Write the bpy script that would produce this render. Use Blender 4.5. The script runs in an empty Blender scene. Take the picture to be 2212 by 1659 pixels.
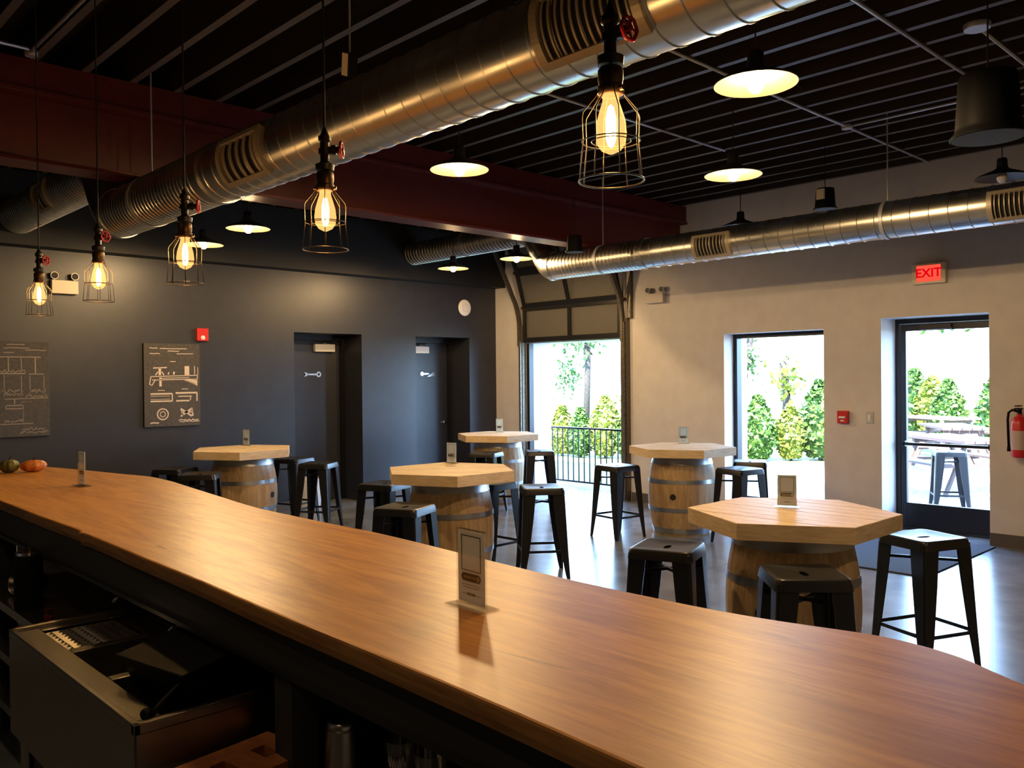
import bpy, bmesh, math, random
from mathutils import Matrix, Vector
random.seed(7)
PI = math.pi
D = bpy.data
SC = bpy.context.scene
COL = SC.collection

# ------------------------------------------------------------------ camera, sky, sun, daylight, exposure
cam_d = D.cameras.new('camera'); cam = D.objects.new('camera', cam_d); COL.objects.link(cam)
Rm = Matrix(((0.7226464, 0.0121563, -0.6911110), (-0.6911494, -0.0013690, -0.7227106), (-0.0097316, 0.9999252, 0.0074125)))
cam.matrix_world = Matrix.Translation((0, 0, 1.6)) @ Rm.to_4x4()
cam_d.sensor_width = 36; cam_d.lens = 30.07; cam_d.clip_start = 0.02; cam_d.clip_end = 300
SC.camera = cam
SC.view_settings.view_transform = 'Standard'
try: SC.view_settings.look = 'None'
except Exception: pass
SC.view_settings.gamma = 1.0
SC.view_settings.use_curve_mapping = False
SC.view_settings.exposure = 0.0

w = D.worlds.new('sky'); SC.world = w; w.use_nodes = True
nt = w.node_tree; nt.nodes.clear()
out = nt.nodes.new('ShaderNodeOutputWorld'); bg = nt.nodes.new('ShaderNodeBackground')
tc = nt.nodes.new('ShaderNodeTexCoord'); sx = nt.nodes.new('ShaderNodeSeparateXYZ'); cr = nt.nodes.new('ShaderNodeValToRGB')
cr.color_ramp.elements[0].position = 0.0; cr.color_ramp.elements[0].color = (0.42, 0.68, 1.0, 1)
cr.color_ramp.elements[1].position = 0.7; cr.color_ramp.elements[1].color = (0.30, 0.52, 1.0, 1)
nt.links.new(tc.outputs['Generated'], sx.inputs[0]); nt.links.new(sx.outputs['Z'], cr.inputs[0])
nt.links.new(cr.outputs[0], bg.inputs[0]); nt.links.new(bg.outputs[0], out.inputs[0])
bg.inputs[1].default_value = 27.0

sun_d = D.lights.new('sun', 'SUN'); sun = D.objects.new('sun', sun_d); COL.objects.link(sun)
sun_d.energy = 60.0; sun_d.color = (1.0, 0.93, 0.80); sun_d.angle = 0.01
sun.rotation_euler = Vector((0.62, 0.28, -0.85)).to_track_quat('-Z', 'Y').to_euler()

def portal(name, loc, sy, sz):
    l = D.lights.new(name, 'AREA'); l.shape = 'RECTANGLE'; l.size = sy; l.size_y = sz
    l.cycles.is_portal = True
    o = D.objects.new(name, l); COL.objects.link(o); o.location = loc
    o.rotation_euler = Vector((-1, 0, 0)).to_track_quat('-Z', 'Z').to_euler()
portal('garage_daylight', (9.24, 7.9, 1.05), 1.8, 2.1)
portal('window_daylight', (9.24, 4.9, 1.1), 1.25, 2.0)
portal('door_daylight', (9.24, 3.19, 1.1), 1.02, 2.1)

# ------------------------------------------------------------------ mesh helpers
def nb(): return bmesh.new()
def box(b, x0, x1, y0, y1, z0, z1, M=None):
    v = [b.verts.new((x, y, z)) for x in (x0, x1) for y in (y0, y1) for z in (z0, z1)]
    for f in ((0,1,3,2),(4,6,7,5),(0,4,5,1),(2,3,7,6),(0,2,6,4),(1,5,7,3)): b.faces.new([v[i] for i in f])
    if M: bmesh.ops.transform(b, matrix=M, verts=v)
    return v
def frame_axes(d):
    d = Vector(d).normalized(); a = Vector((0,0,1)) if abs(d.z) < 0.9 else Vector((1,0,0))
    x = d.cross(a).normalized(); return x, d.cross(x).normalized()
def ring(b, c, x, y, r, n, ph=0.0):
    return [b.verts.new(Vector(c) + x*(r*math.cos(2*PI*i/n+ph)) + y*(r*math.sin(2*PI*i/n+ph))) for i in range(n)]
def bridge(b, A, B):
    n = len(A)
    for i in range(n):
        b.faces.new((A[i], A[(i+1) % n], B[(i+1) % n], B[i]))
def cyl(b, p, q, r0, r1=None, n=16, caps=True):
    r1 = r0 if r1 is None else r1
    x, y = frame_axes(Vector(q)-Vector(p))
    A = ring(b, p, x, y, r0, n); B = ring(b, q, x, y, r1, n); bridge(b, A, B)
    if caps: b.faces.new(A[::-1]); b.faces.new(B)
def lathe(b, prof, c=(0,0,0), n=32, closed=False):
    L = []
    for r, z in prof:
        if r < 1e-5: L.append([b.verts.new((c[0], c[1], c[2]+z))])
        else: L.append([b.verts.new((c[0]+r*math.cos(2*PI*i/n), c[1]+r*math.sin(2*PI*i/n), c[2]+z)) for i in range(n)])
    if closed: L.append(L[0])
    for A, B in zip(L, L[1:]):
        if len(A) == 1 and len(B) == 1: continue
        if len(A) == 1:
            for i in range(n): b.faces.new((A[0], B[(i+1) % n], B[i]))
        elif len(B) == 1:
            for i in range(n): b.faces.new((A[i], A[(i+1) % n], B[0]))
        else: bridge(b, A, B)
def tube(b, pts, r, n=8, closed=False):
    pts = [Vector(p) for p in pts]; m = len(pts); rs = []; px = None
    for i in range(m):
        if closed: d = pts[(i+1) % m]-pts[i-1]
        else: d = pts[min(i+1, m-1)]-pts[max(i-1, 0)]
        d.normalize()
        if px is None: x, y = frame_axes(d)
        else:
            x = (px - d*px.dot(d)).normalized(); y = d.cross(x).normalized()
        px = x; rs.append(ring(b, pts[i], x, y, r, n))
    for A, B in zip(rs, rs[1:]): bridge(b, A, B)
    if closed:
        # best twist match
        A, B = rs[-1], rs[0]; k = min(range(n), key=lambda k: (A[0].co-B[k].co).length)
        for i in range(n): b.faces.new((A[i], A[(i+1) % n], B[(i+1+k) % n], B[(i+k) % n]))
    else: b.faces.new(rs[0][::-1]); b.faces.new(rs[-1])
def prism(b, poly, z0, z1, M=None):
    A = [b.verts.new((p[0], p[1], z0)) for p in poly]; B = [b.verts.new((p[0], p[1], z1)) for p in poly]
    bridge(b, A, B); b.faces.new(A[::-1]); b.faces.new(B)
    if M: bmesh.ops.transform(b, matrix=M, verts=A+B)
def obj(name, b, mat, parent=None, smooth=False, bevel=0, seg=2, mats=None):
    bmesh.ops.recalc_face_normals(b, faces=b.faces)
    m = D.meshes.new(name); b.to_mesh(m); b.free()
    o = D.objects.new(name, m); COL.objects.link(o)
    for k in (mats or [mat]): m.materials.append(k)
    if smooth: m.shade_smooth() if hasattr(m, 'shade_smooth') else [setattr(p, 'use_smooth', True) for p in m.polygons]
    if smooth == 'auto':
        md = None
        try: m.set_sharp_from_angle(angle=math.radians(40))
        except Exception: pass
    if bevel:
        md = o.modifiers.new('bevel', 'BEVEL'); md.width = bevel; md.segments = seg; md.limit_method = 'ANGLE'; md.angle_limit = math.radians(40)
    if parent: o.parent = parent
    return o
def tag(o, label, cat, group=None, kind=None):
    o['label'] = label; o['category'] = cat
    if group: o['group'] = group
    if kind: o['kind'] = kind
    return o
def thing(name, label, cat, loc=(0,0,0), rz=0, group=None):
    o = D.objects.new(name, None); COL.objects.link(o); o.location = loc; o.rotation_euler = (0, 0, rz); o.empty_display_size = .1
    return tag(o, label, cat, group)
def struct(o, label=None):
    o['kind'] = 'structure'
    if label: o['label'] = label
    return o
def copy_tree(o, parent=None):
    c = o.copy(); COL.objects.link(c)
    if parent: c.parent = parent
    for ch in list(o.children): copy_tree(ch, c)
    return c
def dup(o, label, loc, rz=0, group=None):
    c = copy_tree(o); c.location = loc; c.rotation_euler = (0, 0, rz); c['label'] = label
    if group: c['group'] = group
    return c

# ------------------------------------------------------------------ materials
def mat(name, col, rough=.5, metal=0, spec=.5, emit=None, es=0, coat=0, alpha=None):
    m = D.materials.new(name); m.use_nodes = True; p = m.node_tree.nodes['Principled BSDF']
    p.inputs['Base Color'].default_value = (*col, 1); p.inputs['Roughness'].default_value = rough; p.inputs['Metallic'].default_value = metal
    p.inputs['Specular IOR Level'].default_value = spec
    if coat: p.inputs['Coat Weight'].default_value = coat; p.inputs['Coat Roughness'].default_value = .15
    if emit: p.inputs['Emission Color'].default_value = (*emit, 1); p.inputs['Emission Strength'].default_value = es
    return m
def nodes(m): return m.node_tree.nodes, m.node_tree.links, m.node_tree.nodes['Principled BSDF']
def noisy(m, c1, c2, scale=(4,4,4), sc=4, detail=4, bump=0, rough=None, coord='Object', lo=.35, hi=.65, dist=0):
    N, L, p = nodes(m)
    t = N.new('ShaderNodeTexCoord'); mp = N.new('ShaderNodeMapping'); mp.inputs['Scale'].default_value = scale
    n = N.new('ShaderNodeTexNoise'); n.inputs['Scale'].default_value = sc; n.inputs['Detail'].default_value = detail; n.inputs['Distortion'].default_value = dist
    r = N.new('ShaderNodeValToRGB'); r.color_ramp.elements[0].color = (*c1, 1); r.color_ramp.elements[1].color = (*c2, 1)
    r.color_ramp.elements[0].position = lo; r.color_ramp.elements[1].position = hi
    L.new(t.outputs[coord], mp.inputs[0]); L.new(mp.outputs[0], n.inputs['Vector']); L.new(n.outputs['Fac'], r.inputs[0]); L.new(r.outputs[0], p.inputs['Base Color'])
    if bump:
        bp = N.new('ShaderNodeBump'); bp.inputs['Strength'].default_value = bump; bp.inputs['Distance'].default_value = .01
        L.new(n.outputs['Fac'], bp.inputs['Height']); L.new(bp.outputs[0], p.inputs['Normal'])
    if rough:
        mr = N.new('ShaderNodeMapRange'); mr.inputs[3].default_value = rough[0]; mr.inputs[4].default_value = rough[1]
        L.new(n.outputs['Fac'], mr.inputs[0]); L.new(mr.outputs[0], p.inputs['Roughness'])
    return m
def wood(name, c1, c2, c3, scale, rough=.4, coat=0, knots=True, sc=3.0):
    m = mat(name, c1, rough, coat=coat); N, L, p = nodes(m)
    t = N.new('ShaderNodeTexCoord'); mp = N.new('ShaderNodeMapping'); mp.inputs['Scale'].default_value = scale
    L.new(t.outputs['Object'], mp.inputs[0])
    n1 = N.new('ShaderNodeTexNoise'); n1.inputs['Scale'].default_value = sc; n1.inputs['Detail'].default_value = 5; n1.inputs['Distortion'].default_value = 1.2
    n2 = N.new('ShaderNodeTexNoise'); n2.inputs['Scale'].default_value = sc*6; n2.inputs['Detail'].default_value = 6; n2.inputs['Distortion'].default_value = .4
    n3 = N.new('ShaderNodeTexNoise'); n3.inputs['Scale'].default_value = sc*.55; n3.inputs['Detail'].default_value = 2; n3.inputs['Distortion'].default_value = 2.5
    for n in (n1, n2, n3): L.new(mp.outputs[0], n.inputs['Vector'])
    r = N.new('ShaderNodeValToRGB'); r.color_ramp.elements[0].position = .33; r.color_ramp.elements[0].color = (*c2, 1)
    r.color_ramp.elements[1].position = .62; r.color_ramp.elements[1].color = (*c1, 1)
    L.new(n1.outputs['Fac'], r.inputs[0])
    mx = N.new('ShaderNodeMix'); mx.data_type = 'RGBA'; mx.blend_type = 'MULTIPLY'
    r2 = N.new('ShaderNodeValToRGB'); r2.color_ramp.elements[0].position = .3; r2.color_ramp.elements[0].color = (.72, .66, .6, 1); r2.color_ramp.elements[1].position = .6; r2.color_ramp.elements[1].color = (1,1,1,1)
    L.new(n2.outputs['Fac'], r2.inputs[0]); mx.inputs[0].default_value = .7
    L.new(r.outputs[0], mx.inputs[6]); L.new(r2.outputs[0], mx.inputs[7])
    last = mx.outputs[2]
    if knots:
        r3 = N.new('ShaderNodeValToRGB'); r3.color_ramp.elements[0].position = .71; r3.color_ramp.elements[0].color = (0,0,0,1); r3.color_ramp.elements[1].position = .8; r3.color_ramp.elements[1].color = (1,1,1,1)
        L.new(n3.outputs['Fac'], r3.inputs[0])
        m2 = N.new('ShaderNodeMix'); m2.data_type = 'RGBA'; L.new(r3.outputs[0], m2.inputs[0]); L.new(last, m2.inputs[6]); m2.inputs[7].default_value = (*c3, 1); last = m2.outputs[2]
    L.new(last, p.inputs['Base Color'])
    bp = N.new('ShaderNodeBump'); bp.inputs['Strength'].default_value = .06; bp.inputs['Distance'].default_value = .004
    L.new(n2.outputs['Fac'], bp.inputs['Height']); L.new(bp.outputs[0], p.inputs['Normal'])
    return m

M = {}
M['bar_wood'] = wood('amber_bar_wood', (.60,.27,.046), (.43,.17,.025), (.11,.035,.008), (5,.5,3.2), .37, 0)
M['bar_wood'].node_tree.nodes['Principled BSDF'].inputs['Specular IOR Level'].default_value = .36
M['bar_edge'] = wood('bar_edge_wood', (.42,.21,.065), (.26,.11,.03), (.07,.025,.01), (3,.8,8), .5, 0)
M['pine'] = wood('pale_pine', (.82,.66,.42), (.72,.52,.29), (.24,.10,.03), (8,1.2,8), .5, 0, sc=2.5)
M['pine_edge'] = wood('pine_edge', (.80,.63,.40), (.70,.50,.28), (.24,.10,.03), (1.5,1.5,9), .55, 0, sc=1.3)
M['stave'] = wood('oak_stave', (.54,.37,.19), (.38,.24,.115), (.08,.045,.02), (9,9,.8), .5, 0)
M['block_wood'] = wood('caddy_wood', (.34,.12,.035), (.22,.07,.02), (.06,.02,.01), (5,2,5), .5, 0)
M['dark_paint'] = noisy(mat('navy_black_paint', (.03,.033,.045), .40), (.021,.022,.030), (.024,.026,.035), sc=2)
M['white_paint'] = noisy(mat('offwhite_paint', (.62,.57,.53), .6), (.60,.555,.52), (.64,.60,.56), sc=1.5)
M['rev_paint'] = mat('white_reveal_paint', (.75,.75,.75), .5)
M['floor'] = noisy(mat('polished_concrete', (.22,.22,.23), .3), (.13,.145,.16), (.19,.205,.22), sc=.8, detail=4, rough=(.20,.28))
M['joist'] = noisy(mat('dark_stained_joist', (.025,.015,.011), .6), (.020,.012,.009), (.032,.020,.015), scale=(8,.6,8), sc=3)
M['joist_bottom'] = noisy(mat('pale_joist_underside', (.085,.066,.056), .5), (.068,.052,.043), (.10,.08,.07), scale=(8,.6,8), sc=3)  # bottom faces coloured paler than the joist sides
M['deck'] = mat('black_deck', (.012,.009,.008), .8)
M['black_ceiling'] = mat('black_soffit_paint', (.006,.006,.006), .6)
M['red_steel'] = noisy(mat('oxide_red_steel', (.095,.009,.006), .45), (.088,.008,.0055), (.105,.010,.008), sc=3)
M['duct'] = noisy(mat('galvanised_duct', (.66,.65,.60), .28, 1), (.62,.61,.56), (.72,.70,.65), scale=(1,1,1), sc=3, rough=(.24,.34))
M['grille'] = mat('beige_grille', (.42,.36,.27), .4, .4)
M['dark_void'] = mat('grille_shadow_box', (.01,.01,.01), .9)
M['steel'] = noisy(mat('brushed_steel', (.45,.43,.40), .3, 1), (.44,.42,.39), (.48,.46,.43), scale=(1,1,1), sc=3, rough=(.26,.32))
M['hoop'] = mat('galvanised_hoop', (.40,.41,.42), .35, .9)
M['chrome'] = mat('chrome', (.75,.75,.76), .1, 1)
M['conduit'] = mat('conduit_steel', (.55,.56,.6), .4, .6)
M['black_metal'] = mat('black_stool_metal', (.012,.012,.014), .33, .2)
M['iron'] = mat('aged_iron_pipe', (.06,.05,.04), .4, .8)
M['brass_dark'] = mat('dark_bronze', (.12,.07,.035), .4, .8)
M['cage'] = mat('bronze_wire', (.10,.075,.05), .35, .8)
M['valve_red'] = mat('red_valve_paint', (.45,.012,.015), .4)
M['cord'] = mat('black_cord', (.01,.01,.01), .7)
M['shade_out'] = mat('black_enamel', (.008,.009,.01), .35)
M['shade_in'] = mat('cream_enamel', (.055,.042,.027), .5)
M['black_plastic'] = mat('black_plastic', (.005,.005,.006), .5, 0, .15)
M['grey_cloth'] = mat('grey_speaker_cloth', (.10,.11,.115), .8)
M['underbar'] = mat('underbar_dark_paint', (.022,.022,.022), .55)
M['cream'] = mat('cream_casing', (.72,.62,.46), .5)
M['white_plastic'] = mat('white_plastic', (.75,.74,.72), .45)
M['red_plastic'] = mat('red_plastic', (.55,.02,.02), .35)
M['paper'] = mat('white_card', (.8,.78,.72), .6)
m = M['paper']; N, L, p = nodes(m); tr = N.new('ShaderNodeBsdfTranslucent'); tr.inputs[0].default_value = (.8,.78,.72,1); mx = N.new('ShaderNodeMixShader'); mx.inputs[0].default_value = .5
L.new(p.outputs[0], mx.inputs[1]); L.new(tr.outputs[0], mx.inputs[2]); L.new(mx.outputs[0], N['Material Output'].inputs[0])
M['ink'] = mat('black_ink', (.02,.018,.016), .6)
M['greyink'] = mat('grey_ink', (.18,.16,.13), .6)
M['canvas'] = noisy(mat('charcoal_canvas', (.06,.052,.046), .75), (.05,.045,.04), (.075,.065,.057), sc=9)
M['chalk'] = mat('chalk_drawing', (.62,.52,.42), .7)
M['chalk_dim'] = mat('chalk_drawing_faint', (.27,.22,.18), .7)
M['mat_blue'] = noisy(mat('charcoal_entry_mat', (.035,.04,.055), .95), (.03,.034,.046), (.045,.05,.066), sc=60)
M['alu_black'] = mat('black_aluminium', (.015,.016,.019), .35, .3)
M['track'] = noisy(mat('galvanised_track', (.16,.14,.11), .45, .7), (.10,.09,.07), (.2,.17,.13), sc=12)
M['rubber'] = mat('rubber_baseboard', (.085,.075,.07), .6)
M['patio'] = noisy(mat('pale_patio_concrete', (.6,.58,.55), .8), (.12,.11,.105), (.26,.24,.23), sc=3)
M['grass'] = noisy(mat('lawn', (.2,.34,.06), .9), (.05,.08,.012), (.14,.15,.03), sc=4)
M['leaf_g'] = noisy(mat('conifer_foliage', (.05,.17,.03), .7), (.018,.060,.006), (.07,.15,.012), sc=3)
M['leaf_y'] = noisy(mat('yellow_green_foliage', (.3,.4,.06), .7), (.07,.12,.008), (.20,.21,.02), sc=3)
M['leaf_t'] = noisy(mat('deep_green_foliage', (.06,.16,.07), .7), (.03,.08,.022), (.08,.16,.04), sc=3)
M['bark'] = noisy(mat('grey_bark', (.14,.11,.09), .9), (.02,.016,.013), (.05,.04,.034), sc=6)
M['gourd_g'] = noisy(mat('green_gourd_skin', (.09,.10,.02), .45), (.05,.07,.015), (.2,.17,.04), scale=(1,1,.2), sc=40)
M['gourd_o'] = noisy(mat('orange_gourd_skin', (.6,.16,.02), .45), (.45,.10,.01), (.7,.24,.04), sc=25)
M['outdoor_wood'] = mat('weathered_table_wood', (.07,.045,.038), .7)
M['fascia'] = mat('charcoal_fascia', (.02,.021,.021), .5)

def glass(name, tint=(1,1,1), gl=.08, rough=.02):
    m = D.materials.new(name); m.use_nodes = True; N, L = m.node_tree.nodes, m.node_tree.links; N.clear()
    o = N.new('ShaderNodeOutputMaterial'); t = N.new('ShaderNodeBsdfTransparent'); g = N.new('ShaderNodeBsdfGlossy'); mx = N.new('ShaderNodeMixShader')
    lw = N.new('ShaderNodeLayerWeight'); lw.inputs[0].default_value = .5
    pw = N.new('ShaderNodeMath'); pw.operation = 'POWER'; pw.inputs[1].default_value = 4.0
    mr = N.new('ShaderNodeMapRange'); mr.inputs[3].default_value = gl*.5; mr.inputs[4].default_value = .85
    t.inputs[0].default_value = (*tint, 1); g.inputs['Roughness'].default_value = rough
    L.new(lw.outputs['Facing'], pw.inputs[0]); L.new(pw.outputs[0], mr.inputs[0]); L.new(mr.outputs[0], mx.inputs[0]); L.new(t.outputs[0], mx.inputs[1]); L.new(g.outputs[0], mx.inputs[2]); L.new(mx.outputs[0], o.inputs[0])
    return m
M['glass'] = glass('clear_glass')
M['acrylic'] = glass('clear_acrylic', (.93,.93,.9), .15)
M['pint'] = glass('pint_glass', (.86,.86,.86), .3)
def glow(name, col, s, tr=0.0, tint=(1,1,1)):
    m = D.materials.new(name); m.use_nodes = True; N, L = m.node_tree.nodes, m.node_tree.links; N.clear()
    o = N.new('ShaderNodeOutputMaterial'); e = N.new('ShaderNodeEmission'); e.inputs[0].default_value = (*col, 1); e.inputs[1].default_value = s
    if tr:
        t = N.new('ShaderNodeBsdfTransparent'); t.inputs[0].default_value = (*tint, 1); a = N.new('ShaderNodeAddShader')
        L.new(t.outputs[0], a.inputs[0]); L.new(e.outputs[0], a.inputs[1]); L.new(a.outputs[0], o.inputs[0])
    else: L.new(e.outputs[0], o.inputs[0])
    return m
M['bulb_glow'] = glow('frosted_bulb_glow', (1,.66,.34), 9, 1, (.9,.8,.6))
M['filament'] = glow('filament_glow', (1,.74,.42), 30)
M['amber_bulb'] = glow('amber_bulb_glass', (1,.52,.18), .7, 1, (.98,.80,.50))
M['exit_face'] = glow('exit_face_glow', (1,.10,.06), 1.0)
M['exit_letter'] = glow('exit_letter_glow', (.85,.0,.005), .9)
# brick-free frosted garage panes: clear sheet slightly milky
m = M['pane'] = D.materials.new('milky_door_pane'); m.use_nodes = True; N, L, p = nodes(m)
t = N.new('ShaderNodeBsdfTransparent'); mx = N.new('ShaderNodeMixShader'); mx.inputs[0].default_value = .5
p.inputs['Base Color'].default_value = (.14,.13,.11,1); p.inputs['Roughness'].default_value = .12
L.new(t.outputs[0], mx.inputs[1]); L.new(p.outputs[0], mx.inputs[2]); L.new(mx.outputs[0], N['Material Output'].inputs[0])

# ------------------------------------------------------------------ room shell
XW, YW = 8.70, 9.44
XL, YB, ZC = -1.9, -3.5, 3.92
b = nb(); box(b, XL-.3, 9.2, YB-.3, YW+.7, -.2, 0)
struct(obj('floor', b, M['floor']))
# right wall (white) with garage opening, window opening and door opening
b = nb()
GY0, GY1, GZ = 7.0, 8.79, 2.09
WY0, WY1, WZ0, WZ1 = 4.29, 5.51, .14, 2.085
DY0, DY1, DZ = 2.68, 3.68, 2.165
box(b, XW, 9.2, YB, DY0, 0, ZC); box(b, XW, 9.2, DY0, DY1, DZ, ZC); box(b, XW, 9.2, DY1, WY0, 0, ZC)
box(b, XW, 9.2, WY0, WY1, 0, WZ0); box(b, XW, 9.2, WY0, WY1, WZ1, ZC); box(b, XW, 9.2, WY1, GY0, 0, ZC)
box(b, XW, 9.2, GY0, GY1, GZ, ZC); box(b, XW, 9.2, GY1, YW+.7, 0, ZC)
struct(obj('wall_right', b, M['white_paint']))
# dark wall with two deep door recesses
b = nb()
A0, A1, B0, B1, HZ = 5.33, 6.315, 7.20, 8.175, 2.185
for x0, x1, z0 in ((XL, A0, 0), (A0, A1, HZ), (A1, B0, 0), (B0, B1, HZ), (B1, XW, 0)): box(b, x0, x1, YW, YW+.62, z0, ZC)
box(b, A0, B1, YW+.62, YW+.70, 0, ZC)
struct(obj('wall_back', b, M['dark_paint']))
b = nb(); box(b, XL-.3, XL, YB, YW+.6, 0, ZC); struct(obj('wall_left', b, M['dark_paint']))
b = nb(); box(b, XL-.3, 9.2, YB-.3, YB, 0, ZC); struct(obj('wall_front', b, M['white_paint']))
b = nb(); box(b, XL-.3, 9.2, YB-.3, YW+.7, ZC, ZC+.2)
ceil = struct(obj('ceiling', b, M['deck']))
x = 8.60; jm = None
while x > XL:
    if jm is None:
        b = nb(); box(b, -.024, .024, YB, YW, 3.645, ZC); jm = obj('joist', b, M['joist'], ceil, mats=[M['joist'], M['joist_bottom']]); jm.location.x = x
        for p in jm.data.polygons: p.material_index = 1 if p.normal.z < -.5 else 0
    else:
        o = jm.copy(); COL.objects.link(o); o.location.x = x
    x -= .305
# baseboards
b = nb(); 
for y0, y1 in ((YB, DY0), (DY1, GY0-.12), (GY1+.1, YW)): box(b, XW-.012, XW, y0, y1, 0, .115)
struct(obj('baseboard_right', b, M['rubber']))
b = nb()
for x0, x1 in ((XL, A0), (A1, B0), (B1, XW-.012)): box(b, x0, x1, YW-.012, YW, 0, .115)
struct(obj('baseboard_back', b, M['rubber']))
# red beam under the joists
b = nb(); BX0 = XL
box(b, BX0, XW, 6.0, 6.24, 2.995, 3.02); box(b, BX0, XW, 6.11, 6.13, 3.02, 3.43); box(b, BX0, XW, 6.0, 6.24, 3.43, 3.46)
beam = struct(obj('steel_beam', b, M['red_steel'], bevel=.003), 'oxide red steel beam crossing under the joists')
b = nb(); box(b, BX0, XW, 6.02, 6.22, 3.46, 3.645); obj('nailer', b, M['red_steel'], beam)
# black soffit beam in front of the dark wall
b = nb(); box(b, XL, XW, 9.22, YW, 2.93, 3.645); struct(obj('soffit_beam', b, M['black_ceiling']), 'black soffit above the dark wall')

# ------------------------------------------------------------------ doors in the dark wall
def inner_door(name, x0, x1, hinge_left, lab_x, sign_x, kind):
    r = D.objects.new(name, None); COL.objects.link(r); r['kind'] = 'structure'; yf = 9.90
    b = nb(); box(b, x0, x0+.05, yf-.05, yf+.12, 0, HZ); box(b, x1-.05, x1, yf-.05, yf+.12, 0, HZ); box(b, x0+.05, x1-.05, yf-.05, yf+.12, HZ-.07, HZ)
    obj('door_frame', b, M['alu_black'], r)
    b = nb(); box(b, x0+.052, x1-.052, yf, yf+.045, .012, HZ-.072); leaf = obj('door_leaf', b, M['dark_paint'], r, bevel=.002)
    hx = x1-.11 if hinge_left else x0+.11; s = -1 if hinge_left else 1
    b = nb(); cyl(b, (hx, yf, .955), (hx, yf-.012, .955), .028); cyl(b, (hx, yf-.012, .955), (hx, yf-.05, .955), .009); 
    tube(b, [(hx, yf-.05, .955), (hx+s*.03, yf-.055, .955), (hx+s*.115, yf-.05, .955)], .009)
    h = obj('door_handle', b, M['chrome'], r, smooth=True)
    b = nb(); box(b, lab_x, lab_x+.30, yf-.06, yf-.002, 1.965, 2.065); c = obj('closer', b, M['white_plastic'], r, bevel=.006)
    b = nb(); a = lab_x+.22; tube(b, [(a, yf-.04, 2.068), (a-.16, yf-.10, 2.085), (a+.02, yf-.03, 2.10)], .009); obj('closer_arm', b, M['chrome'], c)
    # metal spanner-shaped sign
    b = nb(); yy = yf-.008
    Ms = Matrix.Translation((sign_x, yy, 1.668)) @ Matrix.Rotation(PI/2, 4, 'X')
    def P2(poly): prism(b, poly, -.004, .004, Ms)
    if kind == 'spanner':
        P2([(-.085,-.008),(.06,-.012),(.06,.012),(-.085,.008)])
        P2([(-.13,.028),(-.085,.022),(-.07,0),(-.085,-.022),(-.13,-.028),(-.105,-.008),(-.105,.008)])
        n = 20
        for i in range(n):
            a0, a1 = 2*PI*i/n, 2*PI*(i+1)/n
            P2([(.09+.018*math.cos(a0), .018*math.sin(a0)), (.09+.036*math.cos(a0), .036*math.sin(a0)), (.09+.036*math.cos(a1), .036*math.sin(a1)), (.09+.018*math.cos(a1), .018*math.sin(a1))])
    else:
        P2([(-.11+.03*math.cos(PI/3*i), .03*math.sin(PI/3*i)) for i in range(6)])
        P2([(-.08,-.009),(.02,-.009),(.02,.009),(-.08,.009)])
        P2([(-.01,-.04),(.13,-.04),(.13,.022),(.10,.03)])
    obj('restroom_sign', b, M['chrome'] if kind != 'spanner' else M['steel'], r)
    return r
inner_door('door_1', A0, A1, False, 5.865, 5.85, 'spanner')
inner_door('door_2', B0, B1, True, 7.45, 7.76, 'bolt')

# ------------------------------------------------------------------ window_1
r = D.objects.new('window_1', None); COL.objects.link(r); r['kind'] = 'structure'
b = nb(); f0, f1 = 8.90, 9.0
box(b, f0, f1, WY0, WY0+.05, WZ0, WZ1); box(b, f0, f1, WY1-.05, WY1, WZ0, WZ1); box(b, f0, f1, WY0+.05, WY1-.05, WZ1-.05, WZ1); box(b, f0, f1, WY0+.05, WY1-.05, WZ0, WZ0+.05)
obj('window_frame', b, M['alu_black'], r)
b = nb(); box(b, 8.945, 8.951, WY0+.05, WY1-.05, WZ0+.05, WZ1-.05); obj('pane', b, M['glass'], r)
b = nb(); box(b, 8.701, 8.90, WY0, WY1, WZ0, WZ0+.012); obj('window_sill', b, M['rev_paint'], r)
# ------------------------------------------------------------------ glass exit door
r = D.objects.new('door_3', None); COL.objects.link(r); r['kind'] = 'structure'
f0, f1 = 9.05, 9.15
b = nb(); box(b, f0, f1, DY1-.045, DY1, 0, DZ); box(b, f0, f1, DY0, DY0+.045, 0, DZ); box(b, f0, f1, DY0+.045, DY1-.045, DZ-.05, DZ)
box(b, f0-.03, f1+.03, DY0+.045, DY1-.045, 0, .012)
obj('door_frame', b, M['alu_black'], r)
b = nb(); l0, l1 = DY0+.048, DY1-.048; g0, g1 = f0+.01, f1-.04
box(b, g0, g1, l1-.055, l1, .014, DZ-.053); box(b, g0, g1, l0, l0+.055, .014, DZ-.053)
box(b, g0, g1, l0+.055, l1-.055, DZ-.125, DZ-.053); box(b, g0, g1, l0+.055, l1-.055, .014, .27)
leaf = obj('door_leaf', b, M['alu_black'], r, bevel=.003)
b = nb(); box(b, g0+.02, g0+.026, l0+.055, l1-.055, .27, DZ-.125); obj('pane', b, M['glass'], r)
b = nb(); box(b, g0-.05, g0-.02, l0+.03, l1-.03, .865, .895); box(b, g0-.05, g0, l0+.02, l0+.06, .85, .91); box(b, g0-.05, g0, l1-.06, l1-.02, .85, .91); obj('push_bar', b, M['alu_black'], r, bevel=.004)
b = nb(); box(b, g0-.05, g0-.001, 3.12, 3.42, DZ-.12, DZ-.065); obj('closer', b, M['alu_black'], r, bevel=.005)
b = nb(); tube(b, [(g1+.001, l0+.03, 1.02), (g1+.05, l0+.04, 1.02), (g1+.05, l0+.04, 1.30), (g1+.001, l0+.03, 1.30)], .011); obj('pull_handle', b, M['alu_black'], r, smooth=True)

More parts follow.
